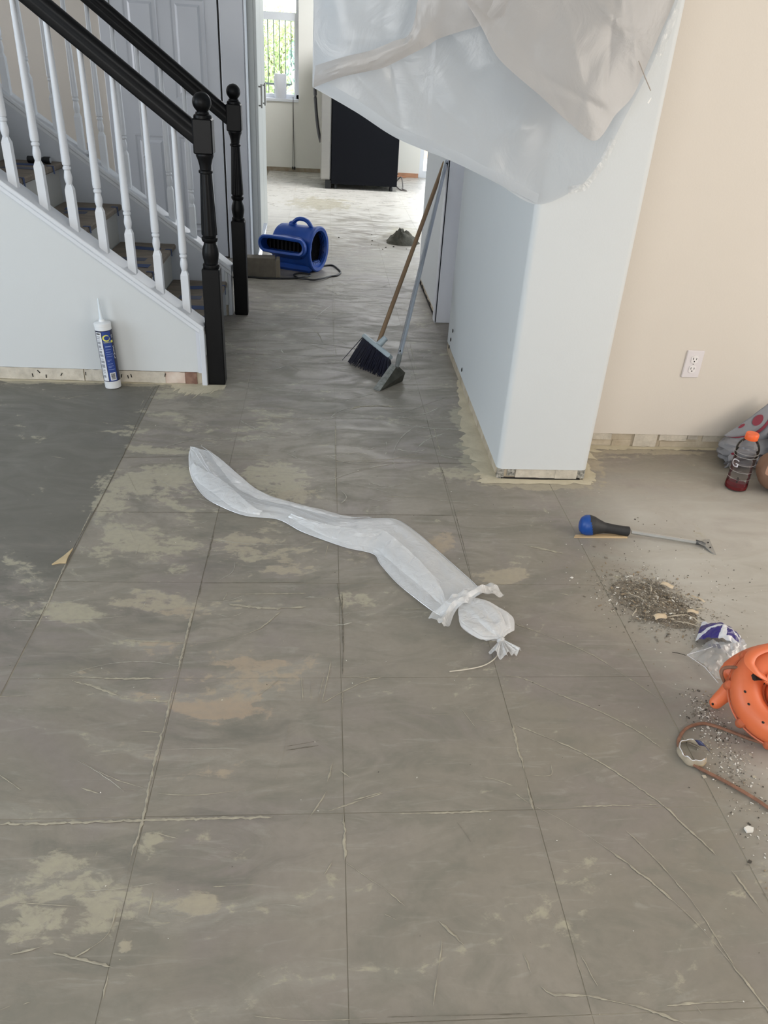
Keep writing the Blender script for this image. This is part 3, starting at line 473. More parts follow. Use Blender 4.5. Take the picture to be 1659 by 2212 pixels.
for yy, zz in ((3.52, .085), (3.9, .16), (3.94, .10), (3.97, .05)):
    mb = S().at((.681+.0118*(yy-2.55)/1.5-.012, yy, zz)); mb.ell((0, 0, 0), (.003, .006, .011), 8, 6, .4, 9, yy); mb.build('wall_gouge', DARKGAP, colm)
# hall wall beyond the closet door
hw = MB(); hw.box(.686, .80, 4.585, 5.622, .045, 2.62); hw.box(.80, 3.4, 5.50, 5.622, 0, 2.62)
structure('wall_hall_far', WALL, hw, 'white hall wall beyond the closet door where the broom leans')
bf = structure('baseboard_hall_far', RAW, MB().box(.693, .79, 4.585, 5.615, 0, .046))
mb = MB()
for i in range(16): mb.box(.686, .694, 4.6+i*.062, 4.6+i*.062+rnd.uniform(.05, .062), .002, rnd.choice((.008, .009, .010, .016, .022)))
mb.build('dark_chip', DARKGAP, bf)
structure('trim_1', TRIM, MB().box(.677, .792, 4.572, 4.586, 0, 2.1, .003).box(.677, .686, 4.572, 4.66, 0, 2.1), 'white closet door casing beside the leaning broom')
dr = tag(MB().box(.79, .83, 4.08, 4.567, .012, 2.05, .003).build('door_2', TRIM), 'narrow white closet door set back in the hall wall', None, kind='structure')
WORG[dr.name] = Vector((0, 0, 0))
for z0, z1 in ((.2, .9), (1.05, 1.9)): MB().box(.786, .7905, 4.17, 4.48, z0, z1, .002).build('panel', TRIM, dr)
structure('gap_shade_closet', DARKGAP, MB().box(.800, .806, 4.566, 4.5725, 0, 2.05))  # dark strip standing for the shade in the closet door gap
structure('wall_closet', WALL, MB().box(.84, .95, 4.07, 4.6, 0, 2.62))
# wall behind the stairs with a six panel door
wl = MB(); wl.box(-4.6, -1.425, 6.08, 6.2, 0, 2.62).box(-.712, -.548, 6.08, 6.2, 0, 2.62).box(-1.425, -.712, 6.08, 6.2, 2.06, 2.62)
structure('wall_left', WARM, wl, 'wall behind the staircase holding the white panel door')
structure('trim_3', TRIM, MB().box(-.715, -.556, 6.062, 6.081, 0, 2.62, .004).box(-1.5, -1.425, 6.062, 6.081, 0, 2.12, .004).box(-1.5, -.640, 6.062, 6.081, 2.06, 2.13, .004).box(-.553, -.547, 6.05, 6.21, 0, 2.62), 'white door casing behind the staircase')
structure('gap_shade_stair', DARKGAP, MB().box(-.724, -.717, 6.072, 6.079, 0, 2.05))  # dark strip painted as the shade between door and casing
dl = MB().box(-1.418, -.727, 6.068, 6.11, .012, 2.05, .002).build('door_1', TRIM); tag(dl, 'white six panel door behind the staircase', None, kind='structure')
for xa, xb in ((-1.335, -1.12), (-1.03, -.81)):
    for za, zb in ((.20, .82), (1.06, 1.64), (1.72, 1.96)):
        mb = MB(); o = .022
        V = [(xa, 6.0685, za), (xb, 6.0685, za), (xb, 6.0685, zb), (xa, 6.0685, zb), (xa+o, 6.076, za+o), (xb-o, 6.076, za+o), (xb-o, 6.076, zb-o), (xa+o, 6.076, zb-o),
             (xa+2*o, 6.064, za+2*o), (xb-2*o, 6.064, za+2*o), (xb-2*o, 6.064, zb-2*o), (xa+2*o, 6.064, zb-2*o)]
        V = [(x, y-.004, z) for x, y, z in V]
        F = [(a, (a+1) % 4, 4+(a+1) % 4, 4+a) for a in range(4)]+[(4+a, 4+(a+1) % 4, 8+(a+1) % 4, 8+a) for a in range(4)]+[(8, 9, 10, 11)]
        mb.add(V, F); V = [(x, y+.006, z) for x, y, z in V[:4]]
        mb.box(xa-.006, xb+.006, 6.0635, 6.067, za-.008, za).box(xa-.006, xb+.006, 6.0635, 6.067, zb, zb+.008)
        mb.build('panel', TRIM, dl, (0, 0, 0))
# kitchen shell
kb = MB()
WX0, WX1, WZ0, WZ1, KY = -.95, -.36, .868, 2.35, 11.4
kb.box(-4.6, WX0, KY, KY+.2, .05, 2.62).box(WX1, 1.29, KY, KY+.2, .05, 2.62).box(WX0, WX1, KY, KY+.2, .05, WZ0).box(WX0, WX1, KY, KY+.2, WZ1, 2.62).box(1.29, 2.4, KY, KY+.2, 2.1, 2.62).box(2.4, 3.5, KY, KY+.2, 0, 2.62)
KWALL = mat('kitchen wall paint', (238, 236, 228), .6, var=.012, scale=2)
structure('wall_kitchen', KWALL, kb, 'kitchen wall at the far end with a tall narrow window')
structure('baseboard_kitchen', mat('raw kitchen skirting', (176, 168, 150), .9, col2=(150, 130, 108), scale=12), MB().box(-4.6, 1.0, KY+.004, KY+.19, 0, .05))
structure('baseboard_kitchen_right', mat('orange wood skirting', (190, 140, 108), .6, var=.1, scale=12), MB().box(1.0, 1.28, KY-.012, KY+.004, 0, .055))
structure('wall_kitchen_left', KWALL, MB().box(-2.6, -2.5, 6.2, 11.4, 0, 2.62))
# window
VIN = mat('white vinyl', (232, 235, 240), .35, var=.01)
wy = KY+.14
win = MB().box(WX0, WX0+.07, wy, wy+.06, WZ0, WZ1).box(WX1-.035, WX1, wy, wy+.06, WZ0, WZ1).box(WX0, WX1, wy, wy+.06, WZ0, WZ0+.05).box(WX0, WX1, wy, wy+.06, WZ1-.05, WZ1).box(WX0, WX1, wy-.02, wy+.06, 1.742, 1.826).build('window_1', VIN)
tag(win, 'tall white sash window in the far kitchen wall', None, kind='structure'); WORG[win.name] = Vector((0, 0, 0))
MB().box(WX0, WX1, KY-.025, wy, WZ0-.03, WZ0+.004, .003).build('window_sill', VIN, win)
PANE = glass('window glass')
MB().box(WX0+.07, WX1-.035, wy+.02, wy+.026, WZ0+.05, 1.742).build('pane', PANE, win)
MB().box(WX0+.07, WX1-.035, wy+.03, wy+.036, 1.826, WZ1-.05).build('pane', PANE, win)
MB().box(WX1-.06, WX1-.035, wy-.005, wy+.02, WZ0+.05, 1.742).build('sash', VIN, win)
# glass door to the yard
gd = MB().box(1.29, 1.345, KY+.02, KY+.1, 0, 2.1).box(2.345, 2.4, KY+.02, KY+.1, 0, 2.1).box(1.345, 2.345, KY+.02, KY+.1, 0, .09).box(1.345, 2.345, KY+.02, KY+.1, 2.03, 2.1).build('door_3', VIN)
tag(gd, 'glazed yard door right of the refrigerator', None, kind='structure'); WORG[gd.name] = Vector((0, 0, 0))
MB().box(1.345, 2.345, KY+.05, KY+.056, .09, 2.03).build('pane', PANE, gd)
MB().box(1.345, 2.345, KY+.045, KY+.049, .80, .815).build('glazing_bar', VIN, gd)

# ------------------------------------------------------------------ staircase
SL = .75
def zc(x): return .285+SL*(-.54-x)
STW = mat('stair white paint', (214, 217, 222), .38, var=.01, scale=4)
STX = -2.45
def slope_wall(name, y0, y1, label):
    mb = MB(); x1 = -.557
    P = [(x1, .062), (x1, zc(x1)-.03), (STX, zc(STX)-.03), (STX, .062)]
    V = [(x, y0, z) for x, z in P]+[(x, y1, z) for x, z in P]
    mb.add(V, [(3, 2, 1, 0), (4, 5, 6, 7)]+[(i, (i+1) % 4, 4+(i+1) % 4, 4+i) for i in range(4)])
    return structure(name, WALL, mb, label)
slope_wall('wall_stair', 3.44, 3.535, 'sloping white stair side wall behind the sealant cartridge')
slope_wall('wall_stair_rear', 4.575, 4.67, 'far sloping stair side wall')
mb = MB().box(-4.6, STX, 3.44, 3.535, .062, 2.62); structure('wall_stair_left', WALL, mb)
bs = structure('baseboard_left', RAW, MB().box(-4.6, -.557, 3.449, 3.53, 0, .062).box(STX, -.557, 4.58, 4.66, 0, .062), 'bare strip where the baseboard was pulled off the stair wall')
WORG[bs.name] = Vector((0, 0, 0))
MB().box(-1.9, -.557, 3.446, 3.4505, .060, .0635).build('score_line', DARKGAP, bs)
raw_pieces(bs, [(-2.0, -1.50, .02, .060, .008), (-1.49, -1.10, .006, .060, .008), (-1.095, -.99, .004, .06, .009), (-.985, -.73, .004, .058, .008)], 3.45, m=PALE)
raw_pieces(bs, [(-.73, -.64, .004, .057, .006)], 3.45, m=mat('pinkish gypsum', (196, 172, 158), .9, col2=(220, 208, 196), scale=16))
raw_pieces(bs, [(-.640, -.585, .002, .060, .007)], 3.45, m=RAWD)
mb = MB()
for x in (-1.33, -1.30, -1.27, -1.20, -1.09, -.98, -.93, -.90, -.885, -.73):
    z = rnd.uniform(.02, .045); mb.at((x, 3.441, z), (0, rnd.uniform(-.7, .7), 0)).box(-.002, .002, -.001, .002, -.008, .008)
mb.build('gouge', DARKGAP, bs)
structure('trim_5', TRIM, MB().box(-.560, -.536, 3.428, 3.448, -.0, .285, .003).box(-.575, -.545, 3.436, 3.444, .06, .27), 'white vertical trim strip at the end of the stair wall')
structure('trim_6', TRIM, MB().box(-.562, -.540, 4.575, 4.665, 0, .255, .003))

st = thing('staircase', (-.6, 4.05, 0), 'white staircase with black handrails and newel posts, left of the hallway', 'staircase')
O0 = (0, 0, 0)
def sloped(mb, y0, y1, up0, up1, x1=-.536, x0=STX):
    """sheared bar that runs up the flight between two vertical offsets"""
    V = [(x, y, zc(x)+u) for x in (x0, x1) for y, u in ((y0, up0), (y1, up0), (y1, up1), (y0, up1))]
    return mb.add(V, [(0, 1, 2, 3), (7, 6, 5, 4), (0, 4, 5, 1), (1, 5, 6, 2), (2, 6, 7, 3), (3, 7, 4, 0)])
for yc in (3.485, 4.625):
    c = MB(); sloped(c, yc-.062, yc+.062, -.026, 0); c.build('stair_cap', STW, st, bevel=.005)
    c = MB(); sloped(c, yc-.056, yc-.044, -.05, -.026); sloped(c, yc+.044, yc+.056, -.05, -.026); c.build('cap_moulding', STW, st, bevel=.004)
TREAD = mat('paper covered tread', (112, 101, 91), .8, col2=(138, 126, 112), scale=9, bump=.2, stretch=(1, 4, 1))
TAPE = mat('blue painter tape', (52, 72, 116), .7, var=.1, scale=20)
TAPE2 = mat('faded blue tape', (84, 88, 108), .75, var=.12, scale=14)
RISER = mat('riser paint', (198, 197, 192), .6, var=.02, scale=6)
for k in range(7):
    xn, z = -.565-.277*k, .2*(k+1)
    t = MB().box(xn-.31, xn, 3.53, 4.58, z-.028, z, .006).build('tread', TREAD, st)
    MB().box(xn-.06, xn-.033, 3.53, 4.58, z-.2, z-.028).build('riser', RISER, st)
    for j in range(5):
        y = 3.62+j*.2+rnd.uniform(-.06, .06); b = MB()
        a = rnd.uniform(-.2, .2); x0 = xn-.26+rnd.uniform(0, .06)
        b.at((x0, y, z+.0008), (0, 0, a)).box(0, rnd.uniform(.10, .2), -.034, .034, 0, .0008)
        b.build('tape_strip', TAPE2 if j % 2 else TAPE, t)
    for j in range(3):
        y = (3.72, 3.95, 4.42)[j]+rnd.uniform(-.08, .05); b = MB()
        l = rnd.uniform(.03, .06)
        V = [(xn-.03, y, z+.001), (xn-.03, y+.022, z+.001), (xn+.0015, y+.022, z+.001), (xn+.0015, y, z+.001), (xn+.0025, y+.022, z-l), (xn+.0025, y, z-l*.85)]
        b.add(V, [(0, 1, 2, 3), (3, 2, 4, 5)]).build('tape_tab', TAPE, t, solid=.0008)
MB().box(-2.5, -.60, 3.535, 3.54, .05, .12).build('inner_skirt', RISER, st)
mb = MB(); sloped(mb, 4.570, 4.576, -.42, -.03, -.575); mb.build('wall_skirt', mat('skirt paint', (196, 200, 207), .55, var=.015, scale=8), st)
# rails
RP = [(-.030, -.030), (-.024, -.036), (.024, -.036), (.030, -.030), (.024, -.014), (.024, -.004), (.032, .010), (.030, .024), (.018, .035), (0, .039), (-.018, .035), (-.030, .024), (-.032, .010), (-.024, -.004), (-.024, -.014)]
for yc in (3.485, 4.625):
    mb = S(); n = len(RP); V = []
    for x in (STX, -.515):
        for y, u in RP: V.append((x, yc+y, 1.066+SL*(-.53-x)+u*1.25))
    mb.add(V, [tuple(range(n-1, -1, -1)), tuple(range(n, 2*n))]+[(i, (i+1) % n, n+(i+1) % n, n+i) for i in range(n)])
    o = mb.build('handrail', BLACK, st); d = o.modifiers.new('e', 'EDGE_SPLIT'); d.split_angle = .75
# newel posts
for xc, yc in ((-.4945, 3.485), (-.489, 4.628)):
    np_ = MB().at((xc, yc, 0)).box(-.0385, .0385, -.0385, .0385, 0, .533, .004).build('newel_post', BLACK, st)
    p = S().at((xc, yc, 0))
    p.lathe([(.034, .53), (.036, .540), (.0355, .548), (.030, .552), (.030, .557), (.034, .575), (.036, .592), (.034, .612), (.027, .632), (.026, .640), (.031, .644), (.0345, .652), (.0345, .660), (.029, .664), (.029, .668), (.032, .672)], 28)
    p.build('turned_base', BLACK, np_, bevel=0)
    p = S().at((xc, yc, 0)); p.lathe([(.0325, .671), (.032, .70), (.024, .905), (.0235, .915)], 64, flute=12, fl=.035); p.build('fluted_shaft', BLACK, np_)
    p = S().at((xc, yc, 0)); p.lathe([(.024, .914), (.029, .918), (.029, .926), (.0235, .930), (.0245, .945), (.030, .968), (.0355, .980), (.0365, .988), (.034, .993)], 28); p.build('turned_neck', BLACK, np_)
    MB().at((xc, yc, 0)).box(-.0395, .0395, -.0395, .0395, .990, 1.120, .005).build('rail_block', BLACK, np_)
    p = S().at((xc, yc, 0)); p.lathe([(.036, 1.118), (.037, 1.124), (.035, 1.131), (.028, 1.135), (.0265, 1.142)], 28); a = [(-1+2*i/14) for i in range(15)]
    p.lathe([(max(.0375*math.sqrt(max(0, 1-q*q)), .0008 if q > 0 else .022), 1.177+.0375*q) for q in a], 32); p.build('ball_finial', BLACK, np_)
# balusters: one turned master, copied along both flights
def baluster_mesh(h):
    mb = MB(); a = .0165; c = .0085
    V = [(-a, -a, -.03), (a, -a, -.03), (a, a, -.03), (-a, a, -.03), (-a, -a, .160), (a, -a, .160), (a, a, .160), (-a, a, .160)]
    mb.add(V, [(3, 2, 1, 0)]+[(i, (i+1) % 4, 4+(i+1) % 4, 4+i) for i in range(4)])
    ring = [(c*math.cos(PI/4+PI/2*0), 0)]
    T = [(-a, -a, .160), (a, -a, .160), (a, a, .160), (-a, a, .160), (-.009, -.009, .182), (.009, -.009, .182), (.009, .009, .182), (-.009, .009, .182)]
    mb.add(T, [(i, (i+1) % 4, 4+(i+1) % 4, 4+i) for i in range(4)])
    mb.smooth = True
    mb.lathe([(.0115, .178), (.0125, .184), (.0155, .196), (.0165, .206), (.0150, .218), (.0125, .230), (.0120, .234), (.0155, .237), (.0165, .241), (.0155, .246), (.0125, .2485), (.0125, .251), (.0160, .254), (.0170, .268), (.0165, .30), (.0100, h)], 16)
    return mb
bz = lambda x: zc(x)-.004
first = {}
for yc, xs in ((3.485, [-.613-.1107*i for i in range(16)]), (4.625, [-.632-.1125*i for i in range(16)])):
    for x in xs:
        if x < STX+.04: continue
        loc = (x, yc, bz(x))
        if not first:
            h = 1.066-.036+SL*(-.53-x)-bz(x)+.012
            mb = baluster_mesh(h); mb.v = [(p[0]+loc[0], p[1]+loc[1], p[2]+loc[2]) for p in mb.v]
            first['o'] = mb.build('baluster', STW, st, loc)
        else: copy_part(first['o'], st, loc)

# ------------------------------------------------------------------ things on the stairs
fl = thing('flashlight', (-1.49, 4.43, .80), 'small black tube shaped torch lying on a covered stair tread', 'flashlight')
BK = mat('matte black plastic', (22, 22, 24), .55, var=.1, scale=30)
ax = Matrix(((0, 0, 1), (0, 1, 0), (-1, 0, 0)))
s = S().at((-1.545, 4.46, .818), basis=ax); s.lathe([(.013, 0), (.017, .003), (.017, .03), (.012, .038), (.012, .075), (.015, .08)], 20); s.build('body', BK, fl)
s = S().at((-1.468, 4.46, .818), basis=ax); s.lathe([(.013, 0), (.017, .008), (.0175, .036), (.017, .038)], 20); s.build('head', BK, fl)
s = S().at((-1.4315, 4.46, .818), basis=ax); s.lathe([(.013, -.002), (.013, .003)], 20); s.build('lens', mat('lens grey', (196, 198, 204), .1), fl)
bx = thing('door_stop_box', (-1.28, 4.63, zc(-1.28)), 'little black box on the far stair cap between white balusters', 'box')
mb = MB().at((-1.262, 4.61, zc(-1.262)-.004), (0, .0, .3)); mb.box(-.011, .011, -.012, .012, 0, .075, .003); mb.build('case', BK, bx)
mb = MB().at((-1.262, 4.61, zc(-1.262)-.004), (0, .0, .3)); mb.box(-.003, .003, -.003, .003, .074, .095); mb.build('pin', BK, bx)

# ------------------------------------------------------------------ sealant cartridge
cx, cy = -.957, 3.385
ct = thing('sealant_cartridge', (cx, cy, 0), 'white and blue sealant cartridge standing against the stair wall', 'cartridge')
WP = mat('white cartridge plastic', (228, 230, 232), .35, var=.01)
TL = Matrix.Translation((cx, cy, .0006)) @ Euler((-.03, -.05, 0)).to_matrix().to_4x4() @ Matrix.Rotation(math.radians(31), 4, 'Z')
RC = .0355
def tube_part(mb, name, m, par=None):
    mb.v = [tuple(TL @ Vector(p)) for p in mb.v]; return mb.build(name, m, par or ct)
s = S(); s.lathe([(RC-.001, .002), (RC, .004), (RC, .284), (RC+.001, .285), (RC+.001, .296), (RC-.003, .300), (.014, .303), (.013, .309), (.0115, .312)], 40); body = tube_part(s, 'tube', WP)
s = S(); s.lathe([(.0115, .311), (.009, .318), (.0035, .402), (.0028, .403)], 20); tube_part(s, 'nozzle', mat('clear white nozzle', (214, 222, 228), .3))
def cyl_patch(a0, a1, z0, z1, r, n=16):
    s = S(); s.grid(n, 2, lambda u, v: (r*math.cos(a0+(a1-a0)*u), r*math.sin(a0+(a1-a0)*u), z0+(z1-z0)*v)); return s
LZ0, LZ1 = .036, .268
D = math.radians
NAVY = mat('label navy', (26, 30, 58), .35, var=.02); BLUE = mat('label blue', (38, 66, 140), .35, var=.02)
LW = mat('label white', (222, 224, 228), .4, var=.01); LGREY = mat('label print grey', (148, 150, 156), .5, var=.02); YEL = mat('label yellow', (222, 220, 96), .4, var=.02)
lab = tube_part(cyl_patch(-PI, PI, LZ0, LZ1, RC+.0005, 48), 'label', NAVY)
A0, A1, A2, A3 = D(-172), D(-128), D(-119), D(-62)
tube_part(cyl_patch(A0, D(-127), LZ0+.004, LZ1-.006, RC+.0008), 'ingredient_panel', LW, lab)
tube_part(cyl_patch(D(-122), A3, LZ0+.002, LZ1-.003, RC+.0008), 'blue_panel', BLUE, lab)
def on_cyl(a, z, r=RC+.0012, sc=1.): return lambda p: (r*math.cos(a+p[0]*sc/r), r*math.sin(a+p[0]*sc/r), z+p[1]*sc)
# yellow swirl emblem like a loose letter C
s = MB(); pts = []
for i in range(34):
    t = i/33; g = D(35)+D(330)*t; rr = .011+.003*math.sin(t*PI)
    pts.append((D(-93)+rr*1.05*math.cos(g)/RC, .236+rr*.95*math.sin(g), .0022*(.45+math.sin(PI*min(1, t*1.1)))))
V = []; F = []
for i, (a, z, wd) in enumerate(pts):
    g = D(35)+D(330)*i/33
    for q in (-1, 1): V.append(((RC+.0013)*math.cos(a+q*wd*math.cos(g)/RC), (RC+.0013)*math.sin(a+q*wd*math.cos(g)/RC), z+q*wd*math.sin(g)))
F = [(2*i, 2*i+1, 2*i+3, 2*i+2) for i in range(33)]; s.add(V, F); tube_part(s, 'swirl_emblem', YEL, lab)
s = MB(); s.text('CHAPCO', .0085, fn=on_cyl(D(-90), .2165)); tube_part(s, 'brand_lettering', YEL, lab)
tube_part(cyl_patch(D(-66), D(-50), .213, .223, RC+.0011, 6), 'yellow_block', YEL, lab)
s = MB()
for i, z in enumerate((.196, .183, .172, .162, .152, .136, .130, .118, .108, .103, .092)):
    mbp = cyl_patch(D(-113), D(-113+(40, 38, 32, 42, 40, 28, 14, 32, 36, 20, 40)[i]), z, z+(.0035 if i == 0 else .0018), RC+.0011, 8); s.add(mbp.v, mbp.f)
tube_part(s, 'text_line', mat('label pale blue print', (150, 168, 210), .5), lab)
s = MB(); z = .252
mbp = cyl_patch(D(-165), D(-134), .252, .258, RC+.0011, 8); s.add(mbp.v, mbp.f)
tube_part(s, 'black_bar', DARKGAP, lab)
s = MB(); z = .244
while z > .05:
    h = rnd.choice((.002, .002, .012, .004, .016)); mbp = cyl_patch(D(-166), D(-134-rnd.uniform(0, 8)), z-h, z, RC+.0011, 8); s.add(mbp.v, mbp.f); z -= h+rnd.uniform(.003, .006)
tube_part(s, 'small_print', LGREY, lab)
for ch, z in (('S', .240), ('S', .19), ('E', .175), ('A', .16), ('L', .145)): s = MB(); s.text(ch, .018, fn=on_cyl(D(-52), z)); tube_part(s, 'white_letter', LW, lab)
tube_part(cyl_patch(D(-112), D(-72), LZ0+.006, LZ0+.042, RC+.0011), 'barcode_field', LW, lab)
s = MB(); z = LZ0+.011
while z < LZ0+.037:
    h = rnd.choice((.0008, .0014, .002)); mbp = cyl_patch(D(-106), D(-78), z, z+h, RC+.0015, 8); s.add(mbp.v, mbp.f); z += h+rnd.choice((.0006, .001))
tube_part(s, 'barcode', DARKGAP, lab)

# ------------------------------------------------------------------ air mover and its cord
FB = mat('blue moulded plastic', (16, 68, 152), .45, var=.06, scale=12)
FBK = mat('fan dark inside', (12, 12, 15), .9, var=.2, scale=30, spec=.05)
am = thing('air_mover', (-.14, 5.86, 0), 'blue carpet drying fan with top handle standing in the hallway', 'fan')
fa = Vector((.90, -.436, 0)); fm = Vector((-.436, -.90, 0)); FZ = Vector((0, 0, 1))
FC = Vector((-.185, 5.83, .158)); R0 = .150
def fp(x, y, z): return FC+fa*x+fm*y+FZ*z
def spiral(a): return R0*(1.0+.10*max(0, math.cos(a-2.6)))
s = S(); HL = .155
def shell(u, v):
    g = 2*PI*u; prof = [(-HL-.008, .80), (-HL, .90), (-HL+.018, .985), (-HL+.05, 1.0), (0, 1.0), (HL-.05, 1.0), (HL-.02, 1.0), (HL-.012, 1.045), (HL+.008, 1.05), (HL+.014, 1.0), (HL+.010, .86), (HL-.02, .80)]
    x, k = prof[int(round(v*(len(prof)-1)))]; r = R0*k
    return fp(x, r*math.cos(g), r*math.sin(g))
s.grid(40, 12, shell, wrap=True)
s.add([fp(-HL-.008, R0*.8*math.cos(2*PI*i/40), R0*.8*math.sin(2*PI*i/40)) for i in range(40)], [tuple(range(40))])
s.build('housing', FB, am)
s = S()
s.add([fp(HL-.045, R0*.84*math.cos(2*PI*i/40), R0*.84*math.sin(2*PI*i/40)) for i in range(40)], [tuple(range(40))])
s.build('intake_back', FBK, am)
s = MB()
for q in range(1, 7): s.tube([fp(HL-.008, R0*.80*q/6.2*math.cos(2*PI*i/28), R0*.80*q/6.2*math.sin(2*PI*i/28)) for i in range(28)], .0013, 5, True)
for i in range(18):
    g = 2*PI*i/18; s.tube([fp(HL-.008, R0*.1*math.cos(g), R0*.1*math.sin(g)), fp(HL-.006, R0*.82*math.cos(g), R0*.82*math.sin(g))], .0009, 5)
s.build('intake_grille', FBK, am)
# mouth: flattened tube leaving the front, rounded ends
def slot(hw, hh, n=36):
    p = []
    for i in range(n):
        g = 2*PI*i/n; c, d_ = math.cos(g), math.sin(g)
        p.append(((hw-hh)*(1 if c > 0 else -1)*min(1, abs(c)*3)+hh*c, hh*d_))
    return p
s = S(); V = []; F = []
rings = [(.03, .135, .110, .02, -.03), (.12, .150, .085, .01, -.01), (.19, .170, .064, .034, .0), (.225, .182, .064, .042, 0), (.243, .186, .062, .044, 0), (.249, .178, .054, .044, 0), (.243, .164, .040, .044, 0), (.16, .160, .038, .036, 0)]
for y, hw, hh, zc_, _ in rings:
    for (x, z) in slot(hw, hh): V.append(fp(x-.012, y, z+zc_))
n = 36
for k in range(len(rings)-1):
    for i in range(n): j = (i+1) % n; F.append((k*n+i, k*n+j, k*n+n+j, k*n+n+i))
s.add(V, F).build('outlet_mouth', FB, am)
s = MB(); s.add([fp(x-.012, .165, z+.037) for x, z in slot(.160, .038)], [tuple(range(36))]); s.build('outlet_dark', FBK, am)
s = MB()
for i in range(9): s.tube([fp(-.13+.032*i, .19, .001), fp(-.13+.032*i, .19, .066)], .003, 5)
s.build('outlet_grille', BK, am)
s = S(); pts = smoothline([fp(-.045, .0, .142), fp(-.035, .01, .165), fp(-.005, .01, .190), (fp(.035, .01, .196)), fp(.075, .01, .184), fp(.10, .01, .158), fp(.108, .0, .138)], 5)
s.tube(pts, .019, 10, flat=.75); s.ell(fp(-.048, 0, .152), (.03, .03, .022)); s.build('handle', FB, am)
s = MB().at(tuple(fp(0, .01, 0)*1), basis=Matrix((fa, fm, FZ)).transposed())
s.box(-.14, .15, -.12, .10, -.157, -.09, .02); s.build('foot_base', FB, am)
s = MB().at(tuple(fp(.10, .165, -.03)), basis=Matrix((fa, fm, FZ)).transposed()); s.box(-.012, .012, -.004, .004, -.012, .012, .003); s.build('switch', FBK, am)
s = S(); s.tube(smoothline([(x, y, .0065+.006*(6 < i < 10)) for i, (x, y) in enumerate(FCORD)], 5), .0062, 8); s.build('power_cord', BK, am)

cbx = thing('paving_block', (-.42, 5.55, 0), 'grey brown block lying on the hall floor in front of the blue fan', 'block')
BLK = mat('dusty cardboard block', (112, 105, 94), .9, var=.10, scale=18, bump=.3)
s = MB().at((-.445, 5.56, 0), (0, 0, .06)); s.box(-.17, .105, -.05, .055, 0.001, .135, .004); s.build('body', BLK, cbx)
s = MB().at((-.445, 5.56, 0), (0, 0, .06)); s.box(.106, .137, -.052, .05, 0.001, .128, .005); s.build('end_flap', mat('cardboard end', (128, 119, 104), .9, var=.08, scale=14), cbx)
ms = thing('metal_trim_strip', (-.47, 5.92, 0), 'thin bright metal strip leaning on the wall behind the blue fan', 'strip')
s = MB(); s.add([(-.505, 5.95, 0), (-.475, 5.93, 0), (-.425, 6.04, .27), (-.452, 6.055, .27)], [(0, 1, 2, 3)]); s.build('strip', mat('bright aluminium', (214, 220, 228), .22, metal=.8), ms, solid=.003)

# ------------------------------------------------------------------ heap of mortar in the hall
MUD = mat('wet grey mortar', (64, 62, 54), .8, col2=(84, 80, 68), scale=22, bump=.6)
mp = thing('mortar_heap', (.68, 6.93, 0), 'dark heap of grey mortar on the hall floor behind the broom handle', 'heap', kind='stuff')
def heap(u, v):
    g = 2*PI*u; r = v; h = .115*max(0, 1-r)**.75*(1+.35*nz((math.cos(g)*r*2, math.sin(g)*r*2, 1), 2.3))
    k = 1+.35*nz((math.cos(g), math.sin(g), 3), 1.6)
    return (.69+.155*r*k*math.cos(g)-.02, 6.93+.13*r*k*math.sin(g), max(.0012, h+.03*nz((math.cos(g)*r*9, math.sin(g)*r*9, 0), 1)*(1-r)))
s = S(); s.grid(36, 14, heap, wrap=True); s.build('heap', MUD, mp, kind='stuff')
s = MB()
for i in range(18):
    g = rnd.uniform(0, 2*PI); q = rnd.uniform(.15, .5); r = rnd.uniform(.003, .009)
    s.ell((.64+q*math.cos(g)*1.2, 6.85+q*.8*math.sin(g), r*.5+.001), (r, r, r*.6), 6, 5, .5, 6, i)
s.build('crumb', MUD, mp, kind='stuff')

# ------------------------------------------------------------------ broom
tipL, tipR = Vector((.140, 3.815, .004)), Vector((.318, 3.600, .004))
top = Vector((.667, 4.66, .885)); mid = (tipL+tipR)/2
hd = (top-(mid+Vector((.055, .11, .10)))).normalized(); tdir = (tipR-tipL).normalized()
nrm = tdir.cross(hd).normalized(); hd2 = nrm.cross(tdir).normalized()
if hd2.dot(hd) < 0: hd2 = -hd2
tb = (tdir-.26*hd).normalized(); nrm = tb.cross(hd).normalized(); bo = mid+hd*.140+tdir*.008
br_ = thing('broom', tuple(mid*1), 'broom with wooden handle, pale head and navy bristles leaning on hall wall', 'broom')
WOOD = mat('worn wooden handle', (140, 115, 88), .6, col2=(108, 87, 66), scale=5, stretch=(1, 1, .15))
s = S(); s.tube([bo+hd*.028, bo+hd*.4, bo+hd*.8, top], .0115, 14); s.build('handle', WOOD, br_)
HDM = mat('pale broom plastic', (168, 180, 186), .4, var=.03)
hd3 = nrm.cross(tb).normalized(); hd3 = hd3 if hd3.dot(hd) > 0 else -hd3; bas = Matrix((tb, nrm, hd3)).transposed()
